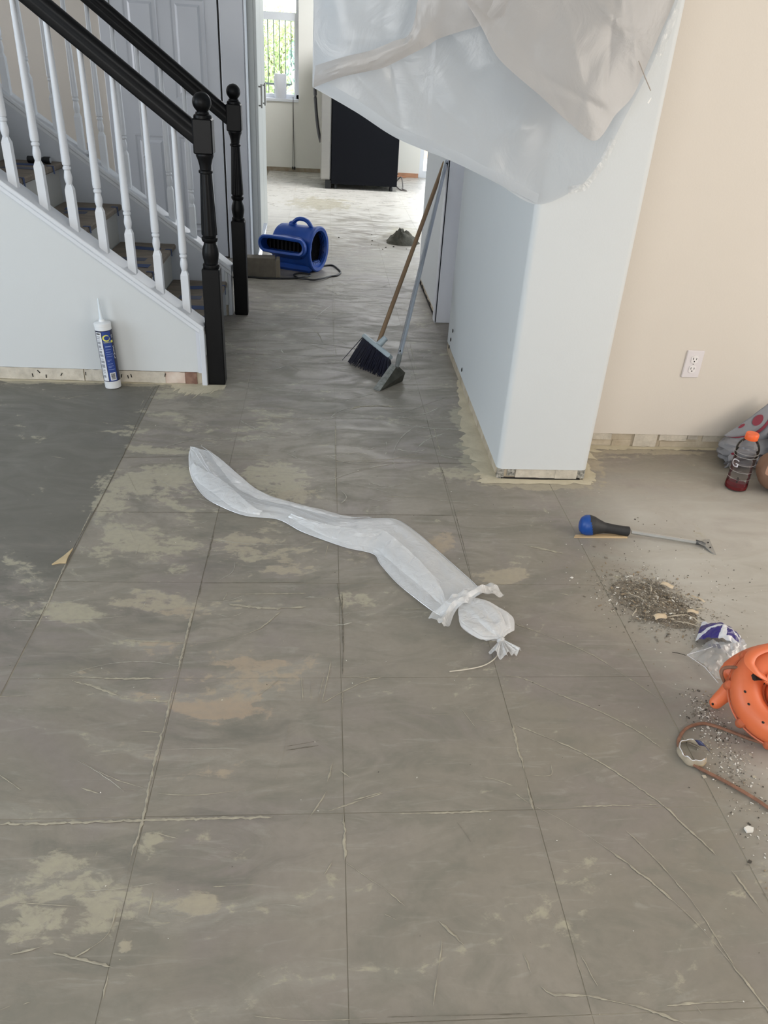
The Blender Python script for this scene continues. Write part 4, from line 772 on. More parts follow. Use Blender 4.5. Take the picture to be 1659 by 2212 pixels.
# broom head follows the line of the tips, raked to the handle
hx = (tipR-tipL).length*.5*.90
s = MB().at(tuple(bo), basis=bas); s.box(-hx, hx, -.019, .019, -.014, .012, .006); s.build('head_block', HDM, br_)
s = S().at(tuple(bo), basis=bas); s.lathe([(.019, .010), (.0165, .03), (.0155, .062), (.0125, .064)], 18); s.build('socket', HDM, br_)
s = MB()
for i in range(44):
    for j in range(5):
        u = -1+2*(i+.5)/44+rnd.uniform(-.015, .015); v = (j-2)*.0065
        a = bo+tb*(hx*.97*u)+nrm*v-hd*.012; b = mid+tdir*((tipR-tipL).length*.5*1.02*u)+nrm*(v*2.4)+Vector((rnd.uniform(-.006, .006), rnd.uniform(-.006, .006), 0)); b.z = rnd.uniform(.001, .008)
        if abs(u) > .95 and rnd.random() < .6: b += tdir*rnd.uniform(0, .03)*(1 if u > 0 else -1)
        c = (a+b)/2+nrm*rnd.uniform(-.003, .003); s.tube([a, c, b], [.0030, .0026, .0016], 4)
s.build('bristle', mat('navy bristles', (17, 18, 32), .6, col2=(26, 28, 48), scale=40), br_, kind='stuff')

# ------------------------------------------------------------------ lobby dustpan
pA, pB = Vector((.2735, 3.417, .002)), Vector((.395, 3.556, .002)); pH = Vector((.361, 3.53, .092)); pR = Vector((.405, 3.555, .045))
ptop = Vector((.668, 4.60, .897))
dp = thing('dustpan', tuple(pA), 'dirty long handled metal dustpan standing beside the broom head', 'dustpan')
STEEL = mat('dull steel', (150, 152, 150), .4, metal=.75, var=.12, scale=30, bump=.15)
DIRT = mat('dirty steel pan', (84, 84, 76), .6, metal=.3, col2=(58, 58, 52), scale=26, bump=.4)
nn = (pB-pA).cross(pH-pA).normalized()
if nn.dot(Vector((0, -1, .2))) < 0: nn = -nn
back = -nn
s = MB(); q = [pA, pB, pR, pH]; V = [p for p in q]+[p+back*.006 for p in q]
s.add(V, [(0, 1, 2, 3), (7, 6, 5, 4)]+[(i, (i+1) % 4, 4+(i+1) % 4, 4+i) for i in range(4)]); s.build('pan_plate', DIRT, dp)
wl_ = (pH-pA); left = Vector((-.0125, .006, .004))
s = MB(); q = [pA, pH, pH+left, pA+left*1.2]; V = q+[p+back*.02 for p in q]
s.add(V, [(0, 1, 2, 3), (7, 6, 5, 4)]+[(i, (i+1) % 4, 4+(i+1) % 4, 4+i) for i in range(4)]); s.build('side_rim', mat('scuffed grey rim', (150, 152, 148), .5, metal=.3, col2=(110, 112, 108), scale=60), dp)
s = MB(); q = [pH, pR, pR+back*.03, pH+back*.03]; s.add(q+[p+Vector((0, 0, .003)) for p in q], [(0, 1, 2, 3), (7, 6, 5, 4)]+[(i, (i+1) % 4, 4+(i+1) % 4, 4+i) for i in range(4)]); s.build('top_rim', DIRT, dp)
hdp = (ptop-pH).normalized()
s = S(); s.tube([pH+hdp*.05, pH+hdp*.5, ptop], .0122, 16); s.build('tube_handle', mat('chromed tube', (205, 210, 218), .16, metal=1., var=.04), dp)
s = S(); s.tube([pH-hdp*.012, pH+hdp*.03, pH+hdp*.062], [.009, .013, .0125], 14); s.ell(tuple(pH+hdp*.07+Vector((.0, -.012, 0))), (.006, .006, .010), 8, 6); s.build('ferrule', STEEL, dp)
s = S(); s.ell(tuple(pH+hdp*.085+Vector((-.004, -.013, 0))), (.0045, .0045, .012), 8, 6); s.build('hook', DARKGAP, dp)

# ------------------------------------------------------------------ floor scraper and shim
sc = thing('floor_scraper', (1.05, 2.14, 0), 'long floor scraper with blue and black handle and steel blade', 'scraper')
p0, p1, p2, p3 = Vector((.893, 2.163, .037)), Vector((1.068, 2.142, .020)), Vector((1.285, 2.095, .010)), Vector((1.335, 2.085, .004))
SB = mat('scraper blue', (18, 72, 150), .4, var=.04); SK = mat('scraper black grip', (38, 38, 40), .6, var=.08, scale=40)
dirn = (p1-p0).normalized()
prof = [(0, .016), (.004, .026), (.014, .034), (.028, .0365), (.045, .034), (.062, .0265), (.085, .0185), (.12, .0165), (.155, .0168), (.163, .0175), (.169, .0175), (.172, .012)]
side = dirn.cross(Vector((0, 0, 1))).normalized(); upv = side.cross(dirn)
def grip(cut, fn): 
    s = S(); V = []; F = []; n = 24; P = []
    for i in range(48):
        x = .172*i/47; r = interp(prof, x); P.append((x, r))
    for x, r in P:
        c = p0+dirn*(x-.012)
        for k in range(n): g = 2*PI*k/n; V.append(c+side*(r*.92*math.cos(g))+upv*(r*math.sin(g)))
    for i in range(47):
        for k in range(n):
            g = 2*PI*(k+.5)/n; x = P[i][0]
            if fn(x, g): j = (k+1) % n; F.append((i*n+k, i*n+j, i*n+n+j, i*n+n+k))
    s.add(V, F+([tuple(range(n-1, -1, -1))] if cut else [tuple(range(47*n, 48*n))])); return s
isb = lambda x, g: x < .030+.014*math.sin(g)*(-1)+.006
grip(True, isb).build('blue_pommel', SB, sc); grip(False, lambda x, g: not isb(x, g)).build('black_grip', SK, sc)
s = MB(); s.tube([p1-dirn*.01, p2], .0074, 6); s.build('steel_shaft', mat('scraper steel', (196, 196, 194), .3, metal=.8, var=.05), sc)
s = MB(); d2 = (p3-p2).normalized(); sd = Vector((-d2.y, d2.x, 0))
q = [(-.012, .006), (.0, .010), (.012, .012), (.018, .024), (.028, .040), (.050, .056), (.056, .056)]
V = [p2+d2*a+sd*b+Vector((0, 0, -.010*a/.056+.003)) for a, b in q]+[p2+d2*a-sd*b+Vector((0, 0, -.010*a/.056+.003)) for a, b in reversed(q)]
n = len(V); V = [Vector(v) for v in V]+[Vector(v)-Vector((0, 0, .0035)) for v in V]
s.add(V, [tuple(range(n)), tuple(range(2*n-1, n-1, -1))]+[(i, n+i, n+(i+1) % n, (i+1) % n) for i in range(n)]); hd_ = s.build('blade_head', mat('scuffed blade', (176, 174, 170), .45, metal=.3, col2=(140, 139, 136), scale=50), sc)
s = S()
for a, b in ((.03, .016), (.03, -.016), (.015, 0)): s = S(); s.ell(tuple(p2+d2*a+sd*b+Vector((0, 0, .0005))), (.003, .003, .002), 8, 5); s.build('rivet', DARKGAP, hd_)
s = S(); s.tube([p2-d2*.016, p2+d2*.004, p2+d2*.016], [.0085, .007, .004], 10); s.build('neck', mat('dark neck', (80, 82, 84), .5, metal=.4), sc)
sh = thing('wood_shim', (.95, 2.14, 0), 'thin pale wooden shim under the blue scraper handle', 'shim')
s = MB(); V = [(.858, 2.134, .0006), (.868, 2.150, .0006), (1.045, 2.155, .0006), (1.045, 2.135, .0006)]
s.add(V+[(x, y, z+(.003 if i < 2 else .007)) for i, (x, y, z) in enumerate(V)], [(3, 2, 1, 0), (4, 5, 6, 7)]+[(i, (i+1) % 4, 4+(i+1) % 4, 4+i) for i in range(4)])
s.build('shim', mat('pale pine', (206, 180, 142), .7, col2=(186, 158, 120), scale=20, stretch=(.2, 3, 1)), sh)

# ------------------------------------------------------------------ swept debris
CH = [mat('debris grey', (128, 120, 108), .9, var=.15, scale=60), mat('debris pale', (184, 174, 156), .9, var=.1, scale=60), mat('debris white', (228, 224, 216), .8, var=.03), mat('debris dark', (80, 74, 66), .9, var=.1), mat('debris tan', (150, 132, 108), .9, var=.1)]
db = thing('debris_pile', (1.0, 1.77, 0), 'swept pile of grey scrapings, chips and splinters on the floor', 'debris', kind='stuff')
def chip(mb, x, y, z, l, wd, h, yaw, pitch=0.):
    mb.at((x, y, z), (rnd.uniform(-.3, .3), pitch, yaw))
    k = [rnd.uniform(.6, 1.2) for _ in range(4)]
    mb.add([(-l*k[0], -wd, 0), (l, -wd*k[1], 0), (l*k[2], wd, 0), (-l, wd*k[3], 0), (-l*k[0]*.9, -wd*.9, h), (l*.9, -wd*k[1]*.8, h), (l*k[2]*.9, wd*.8, h), (-l*.9, wd*k[3]*.9, h)],
           [(3, 2, 1, 0), (4, 5, 6, 7), (0, 1, 5, 4), (1, 2, 6, 5), (2, 3, 7, 6), (3, 0, 4, 7)])
s = MB()
def pile_xy():
    g = rnd.gauss(0, .50); q = rnd.gauss(0, .48)
    return (1.0+.13*g+.03*q, 1.775-.06*g+.145*q, math.hypot(g, q))
for i in range(3200):
    x, y, q = pile_xy()
    s.k = rnd.choices(range(5), (50, 24, 6, 6, 14))[0]; big = rnd.random() < .14
    l = rnd.uniform(.0010, .0026)*(2.6 if big else 1)
    chip(s, x, y, .0012+max(0, .018*(1-q))*rnd.random(), l, l*rnd.uniform(.15, .6), rnd.uniform(.0006, .0014), rnd.uniform(0, PI), rnd.uniform(-.3, .3))
s.build('scraping', CH, db, kind='stuff')
s = S(); s.grid(32, 8, lambda u, v: (1.0+.110*v*math.cos(2*PI*u)*(1+.2*nz((math.cos(2*PI*u), math.sin(2*PI*u), 0), 2)), 1.770+.105*v*math.sin(2*PI*u)*(1+.2*nz((math.cos(2*PI*u), math.sin(2*PI*u), 9), 2))-.05*v*math.cos(2*PI*u), .0006+.009*(1-v)**1.2), wrap=True)
s.build('dust_bed', mat('debris dust', (152, 143, 129), .95, col2=(128, 119, 106), scale=70, bump=.8, bscale=150), db, kind='stuff')
# splinters and shavings that stand out
SHV = mat('curled wood shaving', (214, 198, 172), .8, col2=(190, 170, 142), scale=18)
shav = [((.985, 1.690), .021, .3, .011, 'broad curled tan shaving at the near edge of the debris pile'), ((1.095, 1.715), .017, -.1, .007, 'small rolled tan shaving at the right of the debris pile'),
        ((1.068, 1.845), .019, -.5, .009, 'pale rolled shaving at the far edge of the debris pile'), ((1.14, 1.78), .022, 2.1, .004, 'flat grey flake right of the debris pile')]
for (x, y), l, yaw, wd, lb in shav:
    t = thing('wood_shaving', (x, y, .006), lb, 'shaving', 'curled shavings in the debris')
    s = S().at((x, y, .012), (0, 0, yaw)); s.grid(9, 4, lambda u, v: (l*(2*u-1)+.004*(v-.5), wd*math.sin((v-.4)*2.4), wd*.8*math.cos((v-.5)*2.4)+.003*math.sin(u*5)))
    s.build('curl', SHV, t, solid=.0008)
spl = [((1.06, 1.665), .036, -.45, 'pale splinter at the near edge of the debris beside the purple wrapper'), ((1.03, 1.70), .045, .20, 'longest pale splinter lying across the near side of the debris pile'),
       ((1.10, 1.80), .030, -.75, 'slanting splinter at the upper right rim of the debris pile'), ((1.01, 1.83), .026, 1.2, 'short upright splinter near the top of the debris pile'),
       ((.92, 1.72), .02, .9, 'small splinter at the left side of the debris pile'), ((1.085, 1.69), .024, -1.1, 'splinter beside the rolled tan shaving in the debris pile'),
       ((.955, 1.79), .03, 2.4, 'splinter in the left middle of the debris pile'), ((1.12, 1.735), .018, .1, 'shortest splinter right of the debris pile')]
for (x, y), l, yaw, lbl in spl:
    t = thing('splinter', (x, y, .006), lbl, 'splinter', 'splinters in the debris')
    s = MB(); c, d_ = math.cos(yaw), math.sin(yaw); s.tube([(x-l*c, y-l*d_, .008), (x+.002, y-.002, .013), (x+l*c, y+l*d_, .009)], [.0008, .0024, .0012], 5, flat=.6); s.build('sliver', CH[1], t)
lt = thing('plaster_crumbs', (1.0, 1.2, 0), 'loose white plaster crumbs scattered around the orange blower cord', 'debris', kind='stuff')
s = MB()
def crumb_xy():
    r = rnd.random()
    if r < .38: return rnd.gauss(.96, .035), rnd.gauss(1.22, .06)
    if r < .55: return rnd.gauss(.965, .02), rnd.gauss(1.33, .04)
    if r < .75: return rnd.uniform(.87, 1.0), rnd.uniform(.75, 1.15)
    return rnd.gauss(1.1, .18), rnd.gauss(1.85, .25)
for i in range(1100):
    x, y = crumb_xy(); s.k = rnd.choices(range(5), (24, 22, 34, 16, 4))[0]; l = rnd.uniform(.0006, .0022)*(2.2 if rnd.random() < .05 else 1)
    chip(s, x, y, .0012, l, l*rnd.uniform(.35, .9), rnd.uniform(.0006, .0015), rnd.uniform(0, PI))
for i in range(160):
    s.k = rnd.choice((1, 2, 2, 3)); l = rnd.uniform(.0006, .0018); chip(s, rnd.uniform(-.9, 1.3), rnd.uniform(.55, 3), .0012, l, l*.5, .0008, rnd.uniform(0, PI))
s.build('crumb', CH, lt, kind='stuff')
def flake(name, pts, h, m, label, cat='chip'):
    x = sum(p[0] for p in pts)/len(pts); y = sum(p[1] for p in pts)/len(pts)
    t = thing(name, (x, y, 0), label, cat); s = MB(); s.prism(pts, .0012, .0012+h); s.build('flake', m, t); return t
flake('tile_chip', [(-.800, 1.946), (-.779, 1.990), (-.763, 2.036), (-.765, 1.99), (-.762, 1.955), (-.78, 1.955)], .004, mat('tan backing chip', (198, 178, 142), .8, var=.05, scale=30), 'tan triangular chip stuck by the left edge of the tile ghosts')
flake('plaster_chip', [(.902, .982), (.916, .983), (.921, .992), (.911, .997), (.901, .993)], .005, CH[2], 'largest white plaster chip beside the orange blower cord')

# ------------------------------------------------------------------ torn wrapper with purple print
wrp = thing('plastic_wrapper', (1.08, 1.54, 0), 'torn clear plastic wrapper with purple and white print beside the debris', 'wrapper')
PUR = mat('purple print', (58, 48, 122), .28, var=.04, scale=20); PWH = mat('white print', (222, 222, 226), .35, var=.02)
CLR = film('clear wrapper film', .62, (235, 236, 238), .4, .25, .12, .6, 40)
CLR2 = film('white wrapper film', .25, (236, 236, 238), .4, .2, .15, .6, 40)
def quad(a, b, c, d, u, v): return (Vector(a)*(1-u)+Vector(b)*u)*(1-v)+(Vector(d)*(1-u)+Vector(c)*u)*v
s = S(); A, B, C_, D_ = (1.050, 1.590, .008), (1.145, 1.520, .034), (1.185, 1.600, .016), (1.105, 1.672, .008)
NU = 72
def pr(u, v):
    p = quad(A, B, C_, D_, u, v); h = .042*math.sin(PI*min(1, max(0, u)))*math.sin(PI*(.2+.7*v))+.010*abs(nz((u*5, v*4, 0), 1.3))
    return p+Vector((0, 0, h))
P = [pr(i/(NU-1), j/(NU-1)) for j in range(NU) for i in range(NU)]
for j in range(NU-1):
    for i in range(NU-1):
        u, v = i/(NU-2), j/(NU-2); r = math.hypot((u-.55)*1.25, (v+.15)*1.05); e = .05*nz((u*6, v*6, 2), 1.)
        s.k = 1 if (.66+e < r < .80+e) or (v < .16+2*e and u > .45) or r > 1.18 else 0
        if abs(u-.52) < .09-.08*v and v < .5: s.k = 1
        k = j*NU+i
        if i == 0 and j == 0: base_i = len(s.v); s.v += [tuple(p) for p in P]
        s.f.append((k, k+1, k+NU+1, k+NU)); s.mi.append(s.k); s.sm.append(True)
s.build('printed_panel', [PUR, PWH], wrp, solid=.0006)
s = S(); s.grid(26, 22, lambda u, v: quad((1.004, 1.535, .004), (1.042, 1.425, .004), (1.135, 1.50, .03), (1.085, 1.575, .022), u, v)+Vector((0, 0, .022*math.sin(PI*u)*math.sin(PI*(.1+.8*v))+.016*nz((u*3, v*4, 7), 1.2)+.012*abs(nz((u*5, v*3, 2), 1.3)))))
s.build('clear_film', CLR, wrp)
s = S(); s.grid(18, 18, lambda u, v: quad((1.075, 1.555, .028), (1.10, 1.47, .012), (1.15, 1.49, .018), (1.155, 1.56, .044), u, v)+Vector((0, 0, .02*math.sin(PI*u)+.012*nz((u*5, v*5, 4), 1.4))))
s.build('white_film', CLR2, wrp)
s = S(); s.tube([(1.004, 1.535, .006), (1.028, 1.48, .012), (1.042, 1.425, .006)], .0008, 5); s.tube([(1.004, 1.535, .007), (1.05, 1.535, .026), (1.09, 1.54, .040)], .0010, 5); s.build('film_hem', PWH, wrp)
s = MB()
for i in range(3): s.add([pr(.4, .0)+Vector((-.045+.012*i, -.045-.004*i, .008)), pr(.4, 0)+Vector((-.038+.012*i, -.047-.004*i, .010)), pr(.4, 0)+Vector((-.036+.012*i, -.039, .012)), pr(.4, 0)+Vector((-.044+.012*i, -.037, .011))], [(0, 1, 2, 3)])
s.build('print_mark', mat('dark print', (120, 120, 130), .5), wrp)
s = S(); s.tube(smoothline([(1.0, 1.536, .004), (.985, 1.541, .006), (.968, 1.55, .003)], 4), .0009, 5); s.build('loose_thread', DARKGAP, wrp)

# ------------------------------------------------------------------ orange leaf blower
ORG = mat('orange plastic', (230, 122, 76), .45, col2=(212, 104, 62), scale=7); ORD = mat('scuffed orange plastic', (208, 104, 64), .5, col2=(176, 98, 66), scale=26)
lb = thing('leaf_blower', (1.12, 1.30, 0), 'orange electric leaf blower lying on the floor, cut off by the right edge', 'blower')
bc = Vector((1.113, 1.278, .105)); ax_ = Vector((-.28, -.55, .79)).normalized(); ex = ax_.cross(Vector((0, 0, 1))).normalized(); ey = ax_.cross(ex).normalized()
if ex.x < 0: ex = -ex
if ey.y < 0 and ey.z < 0: ey = -ey
bb = Matrix((ex, ey, ex.cross(ey))).transposed(); nz_ = ex.cross(ey)
if nz_.dot(ax_) < 0: ey = -ey; nz_ = ex.cross(ey); bb = Matrix((ex, ey, nz_)).transposed()
def bp_(x, y, z): return bc+ex*x+ey*y+nz_*z
s = S(); V = []
NT, NS = 56, 18
for i in range(NT):
    g = 2*PI*i/NT; rm = .088; rt = .036
    for k in range(NS):
        h = 2*PI*k/NS; V.append(bp_((rm+rt*math.cos(h))*math.cos(g), (rm+rt*math.cos(h))*math.sin(g), rt*1.15*math.sin(h)))
s.add(V, [(i*NS+k, ((i+1) % NT)*NS+k, ((i+1) % NT)*NS+(k+1) % NS, i*NS+(k+1) % NS) for i in range(NT) for k in range(NS)]); s.build('scroll_housing', ORG, lb)
s = S()
for dz in (-.012,): s.tube([bp_(.1255*math.cos(2*PI*i/60), .1255*math.sin(2*PI*i/60), dz) for i in range(60)], .0028, 6, True)
s.build('seam_rib', ORD, lb)
s = S().at(tuple(bp_(0, 0, -.035)), basis=bb); s.lathe([(.09, 0), (.088, .012), (.07, .022), (.045, .028), (.044, .06), (.036, .072), (.01, .076)], 36); s.build('motor_cover', ORG, lb)
s = MB().at(tuple(bp_(0, 0, -.02)), basis=bb)
for i in range(9):
    g = 2*PI*i/9; s.add([(.05*math.cos(g-.12), .05*math.sin(g-.12), .016), (.078*math.cos(g-.10), .078*math.sin(g-.10), .009), (.078*math.cos(g+.10), .078*math.sin(g+.10), .009), (.05*math.cos(g+.12), .05*math.sin(g+.12), .016)], [(0, 1, 2, 3)])
s.build('air_slot', DARKGAP, lb, solid=.002)
for g in (2.55, 3.25, 4.0, 4.6): s = S(); s.at(tuple(bp_(.124*math.cos(g), .124*math.sin(g), -.010)), basis=bb); s.lathe([(.010, -.016), (.0115, -.01), (.0115, .012), (.008, .016)], 14); s.build('screw_boss', ORD, lb)
for g in (3.45, 3.75, 4.25): s = S(); s.ell(tuple(bp_(.098*math.cos(g), .098*math.sin(g), .0395)), (.0032, .0038, .0024), 10, 6); s.build('screw_hole', DARKGAP, lb)
# supporting foot
s = S(); s.tube([bp_(-.095, .035, 0), (1.012, 1.345, .045), (.998, 1.345, .022)], [.024, .019, .0165], 12, flat=1.); s.ell((.996, 1.344, .0185), (.017, .015, .0175), 14, 10); s.build('foot', ORG, lb)
s = S(); s.ell((.983, 1.337, .020), (.003, .004, .004), 8, 6); s.build('foot_hole', DARKGAP, lb)
# upper body and carrying handle
s = S(); s.tube(smoothline([(1.035, 1.385, .075), (1.075, 1.375, .115), (1.13, 1.36, .135), (1.19, 1.34, .14)], 5), [.030+.002*i for i in range(16)], 16); s.ell((1.035, 1.388, .078), (.026, .022, .026), 14, 10); s.build('upper_body', ORG, lb)
s = S(); s.tube(smoothline([(1.06, 1.29, .145), (1.03, 1.292, .165), (1.018, 1.312, .177), (1.034, 1.334, .185), (1.075, 1.352, .188), (1.12, 1.36, .188), (1.16, 1.345, .175)], 6), .0125, 8, flat=.42)
s.tube(smoothline([(1.055, 1.292, .148), (1.075, 1.28, .140), (1.10, 1.275, .13)], 5), .0135, 10, flat=.7); s.build('handle', ORG, lb)
s = MB(); s.at((1.042, 1.305, .135), (0.5, .3, .3)).box(-.016, .016, -.008, .008, -.010, .010, .003); s.build('cord_socket', DARKGAP, lb)
CORD = mat('dirty brown cord', (146, 104, 82), .75, col2=(116, 82, 64), scale=60)
s = S(); s.tube(smoothline([(.998, 1.345, .085), (.988, 1.352, .105), (.993, 1.358, .118), (1.012, 1.348, .130), (1.026, 1.322, .140), (1.038, 1.308, .140)], 6), .0042, 8); s.build('cord_loop', CORD, lb)
s = S(); s.tube(smoothline([(x, y, .0052) for x, y in BCORD]+[(1.12, 1.28, .02)], 5), .0038, 8); s.build('power_cord', CORD, lb)

# ------------------------------------------------------------------ torn cup scrap inside the cord loop
tr = thing('torn_cup_rim', (.872, 1.19, 0), 'crumpled torn cup rim lying inside the orange blower cord loop', 'scrap')
TC = (.872, 1.193)
def cup(u, v):
    g = .5+u*5.2; r = .033*(1+.12*nz((math.cos(g), math.sin(g), 1), 2)); return (TC[0]+r*(1-.12*v)*math.cos(g), TC[1]+r*(1-.12*v)*math.sin(g)*1.15, .002+(.016+.009*nz((g, 0, 3), 2.5))*v)
s = S(); s.grid(44, 4, cup); s.build('cup_wall', mat('torn paper', (176, 164, 146), .7, col2=(150, 138, 118), scale=40), tr, solid=.0008)
s = S(); s.tube([cup(.12+i*.76/30, 1.0) for i in range(31)], [.0006+.0011*abs(nz((i, 2, 0), .8)) for i in range(31)], 6); s.build('torn_edge', PWH, tr)
s = S(); s.grid(8, 5, lambda u, v: (TC[0]+.022+.016*u-.006*v, TC[1]+.016-.020*u+.014*v, .014+.007*math.sin(u*3)+.004*v)); s.build('navy_scrap', mat('navy foil scrap', (56, 58, 92), .35), tr, solid=.0008)
s = S(); s.grid(10, 8, lambda u, v: (TC[0]-.014+.034*u, TC[1]-.030+.012*v-.01*math.sin(PI*u), .003+.006*(1-v))); s.build('tan_scrap', mat('tan paper', (168, 150, 116), .7), tr, solid=.0008)

# ------------------------------------------------------------------ grey cloth bag with red print
bg = thing('tote_bag', (1.75, 2.70, 0), 'slumped grey cloth bag with dark red printing against the right wall', 'bag')
GB = mat('grey bag cloth', (128, 129, 134), .75, var=.05, scale=10, bump=.2); RED = mat('dark red print', (124, 38, 56), .7, var=.05); GD = mat('bag crease shade', (74, 72, 76), .8)
def lower(u, v):
    g = 2*PI*u; b = PI*(.02+.96*v); d = Vector((math.cos(g)*math.sin(b), math.sin(g)*math.sin(b), -math.cos(b)))
    f = 1+.12*nz(d, 2.1, 4.)+.14*abs(nz(d+Vector((0, 0, 1)), 3.0, 2.))-.30*max(0, nz((d.x*.8, d.y, d.z*1.9), 1.9, 9.))
    p = Vector((1.775+.150*d.x*f, 2.735+.092*d.y*f, .058+.066*d.z*f)); p.z = max(p.z, .003); p.y = min(p.y, 2.85); return p
s = S(); s.grid(64, 40, lower, wrap=True); s.build('sack', GB, bg)
def moon(u, v):
    # half-moon panel: straight edge rising to the right along the wall, curved lower edge
    c = Vector((1.640+.20*u, 2.745+.055*u, .118+.148*u)); w_ = .075*math.sin(PI*min(1, max(0, u)))**.75
    return c+Vector((.62, -.30, -.74))*(w_*v)+Vector((0, -.020*math.sin(PI*min(1, v*.8+.1))*math.sin(PI*u)-.004*nz((u*4, v*3, 1), 1.), 0))
s = S(); s.grid(44, 18, moon); s.build('flap', GB, bg, solid=.004)
s = S(); V = []
for i in range(45):
    u = .02+.96*i/44
    for v in (.80-.05*u, .99): V.append(moon(u, v)+Vector((-.001, -.0045, .002)))
s.add(V, [(2*i, 2*i+2, 2*i+3, 2*i+1) for i in range(44)]); s.build('red_stripe', RED, bg)
n = 26
s = S(); s.add([moon(.56+.105*math.cos(2*PI*i/n), .30+.20*math.sin(2*PI*i/n))+Vector((-.001, -.0045, .002)) for i in range(n)], [tuple(range(n))]); s.build('red_oval', RED, bg)
s = S(); s.add([moon(.30+.06*math.cos(2*PI*i/12), .10+.07*math.sin(2*PI*i/12))+Vector((-.001, -.0045, .002)) for i in range(12)], [tuple(range(12))]); s.build('red_fleck', RED, bg)
s = S(); L_ = [moon(.02+.96*i/30, 1.0)+Vector((.012, -.002, -.022)) for i in range(31)]
s.tube(L_, [.016+.008*math.sin(PI*i/30)+.003*nz((i, 3, 0), .4) for i in range(31)], 14); s.build('rolled_fold', GB, bg)
s = S(); s.grid(30, 14, lambda u, v: Vector((1.640+.15*u, 2.672+.035*u-.016*math.sin(PI*v)+.012*nz((u*3, v*3, 5), 1), .006+.070*v*(.55+.45*math.sin(PI*min(1, u+.15)))+.004*math.sin(PI*u)))); s.build('front_fold', GB, bg, solid=.006)
s = S(); s.tube(smoothline([(1.632, 2.668, .026), (1.65, 2.655, .046), (1.69, 2.642, .062), (1.74, 2.645, .072)], 5), .0045, 8); s.build('crease_shade', GD, bg)  # dark grey tube laid in as the shade of a cloth crease
s = S(); s.add([Vector((1.648+.012*math.cos(2*PI*i/14), 2.652, .080+.006*math.sin(2*PI*i/14))) for i in range(14)], [tuple(range(14))]); s.build('red_mark', RED, bg)
s = S(); s.grid(24, 16, lambda u, v: Vector((1.79+.10*u, 2.60+.05*u+.10*v, .012+.14*math.sin(PI*(.08+.5*v))*(1-.2*u)+.01*nz((u*3, v*3, 0), 1.)))); s.build('side_panel', GB, bg, solid=.006)

# ------------------------------------------------------------------ sports drink bottle
bx_, by_ = 1.612, 2.515
bt = thing('drink_bottle', (bx_, by_, 0), 'clear sports drink bottle with orange cap and a little red drink', 'bottle')
BG = glass('clear bottle plastic', (.93, .92, .92), .08, .80)
def T2(mb, dz=0):
    mb.at((bx_, by_, .001+dz)); mb.T = mb.T @ Matrix.Diagonal((1.10, 1.10, 1, 1)); return mb
s = T2(S()); s.lathe([(.030, .001), (.037, .004), (.038, .012), (.037, .03), (.0365, .045), (.0372, .050), (.036, .055), (.0365, .075), (.0372, .080), (.036, .085), (.0362, .105), (.0370, .11), (.036, .115), (.0365, .135), (.0385, .142), (.039, .150), (.0375, .156), (.0385, .162), (.0385, .172), (.034, .188), (.025, .202), (.0195, .208), (.019, .214)], 40, cap=False); s.build('clear_body', BG, bt)
s = S(); T2(s)
for z in (.05, .08, .11, .142, .156): s.lathe([(.0373, z-.0012), (.0386, z), (.0373, z+.0012)] if z < .14 else [(.0386, z-.0012), (.0400, z), (.0386, z+.0012)], 36, cap=False)
s.build('moulded_ring', film('bottle rib', .55, (225, 222, 222), .3, .5, .08, .1), bt)
s = T2(S()); s.lathe([(.001, .002), (.0355, .004), (.0368, .012), (.0365, .018), (.001, .018)], 36); s.build('red_drink', mat('red drink', (112, 24, 32), .12, var=.04), bt)
s = T2(S()); s.lathe([(.0208, .207), (.0215, .209), (.0215, .228), (.0195, .2315), (.001, .232)], 36, flute=36, fl=.012); s.build('cap', mat('orange cap', (238, 102, 48), .4, var=.03), bt)
def wrap_patch(a0, a1, z0, z1, r, m, n): 
    s = T2(S()); s.grid(28, 6, lambda u, v: (r*math.cos(a0+(a1-a0)*u), r*math.sin(a0+(a1-a0)*u), z0+(z1-z0)*v)); return s.build(n, m, bt)
lw = wrap_patch(D(-205), D(-20), .036, .136, .0374, film('tinted label film', .82, (110, 100, 104), .3, .18, .15, .2), 'label')
wrap_patch(D(-200), D(-140), .085, .136, .0377, film('maroon label print', .78, (104, 62, 68), .2, .15, .2, .1), 'maroon_print').parent = lw
s = T2(MB()); s.text('G', .046, fn=lambda p: (.0382*math.cos(D(-163)+p[0]/.0382), .0382*math.sin(D(-163)+p[0]/.0382), .112+p[1])); s.build('letter_mark', PWH, lw)
s = T2(MB())
for q in range(3): s.add([(.0382*math.cos(D(-128+4*i)), .0382*math.sin(D(-128+4*i)), .040+.008*q+.005*j) for i, j in ((0, 0), (2+q % 2, 0), (2+q % 2, 1), (0, 1))], [(0, 1, 2, 3)])
s.build('small_print', DARKGAP, lw)
jg = thing('brown_sack', (1.775, 2.50, 0), 'rounded brown sack cut off by the right edge beside the bottle', 'sack')
BR = mat('brown sack', (138, 104, 82), .7, col2=(120, 92, 74), scale=8, bump=.2)
s = S(); s.ell((1.772, 2.505, .082), (.098, .085, .082), 32, 20, .06, 2., 3); s.build('body', BR, jg)
s = S(); s.grid(10, 8, lambda u, v: Vector((1.772, 2.505, .082))+Vector((.101*math.cos(D(205+14*u))*math.sin(D(70+35*v)), .088*math.sin(D(205+14*u))*math.sin(D(70+35*v)), -.085*math.cos(D(125-35*v))))); s.build('tan_patch', mat('tan patch', (196, 150, 124), .7), jg)

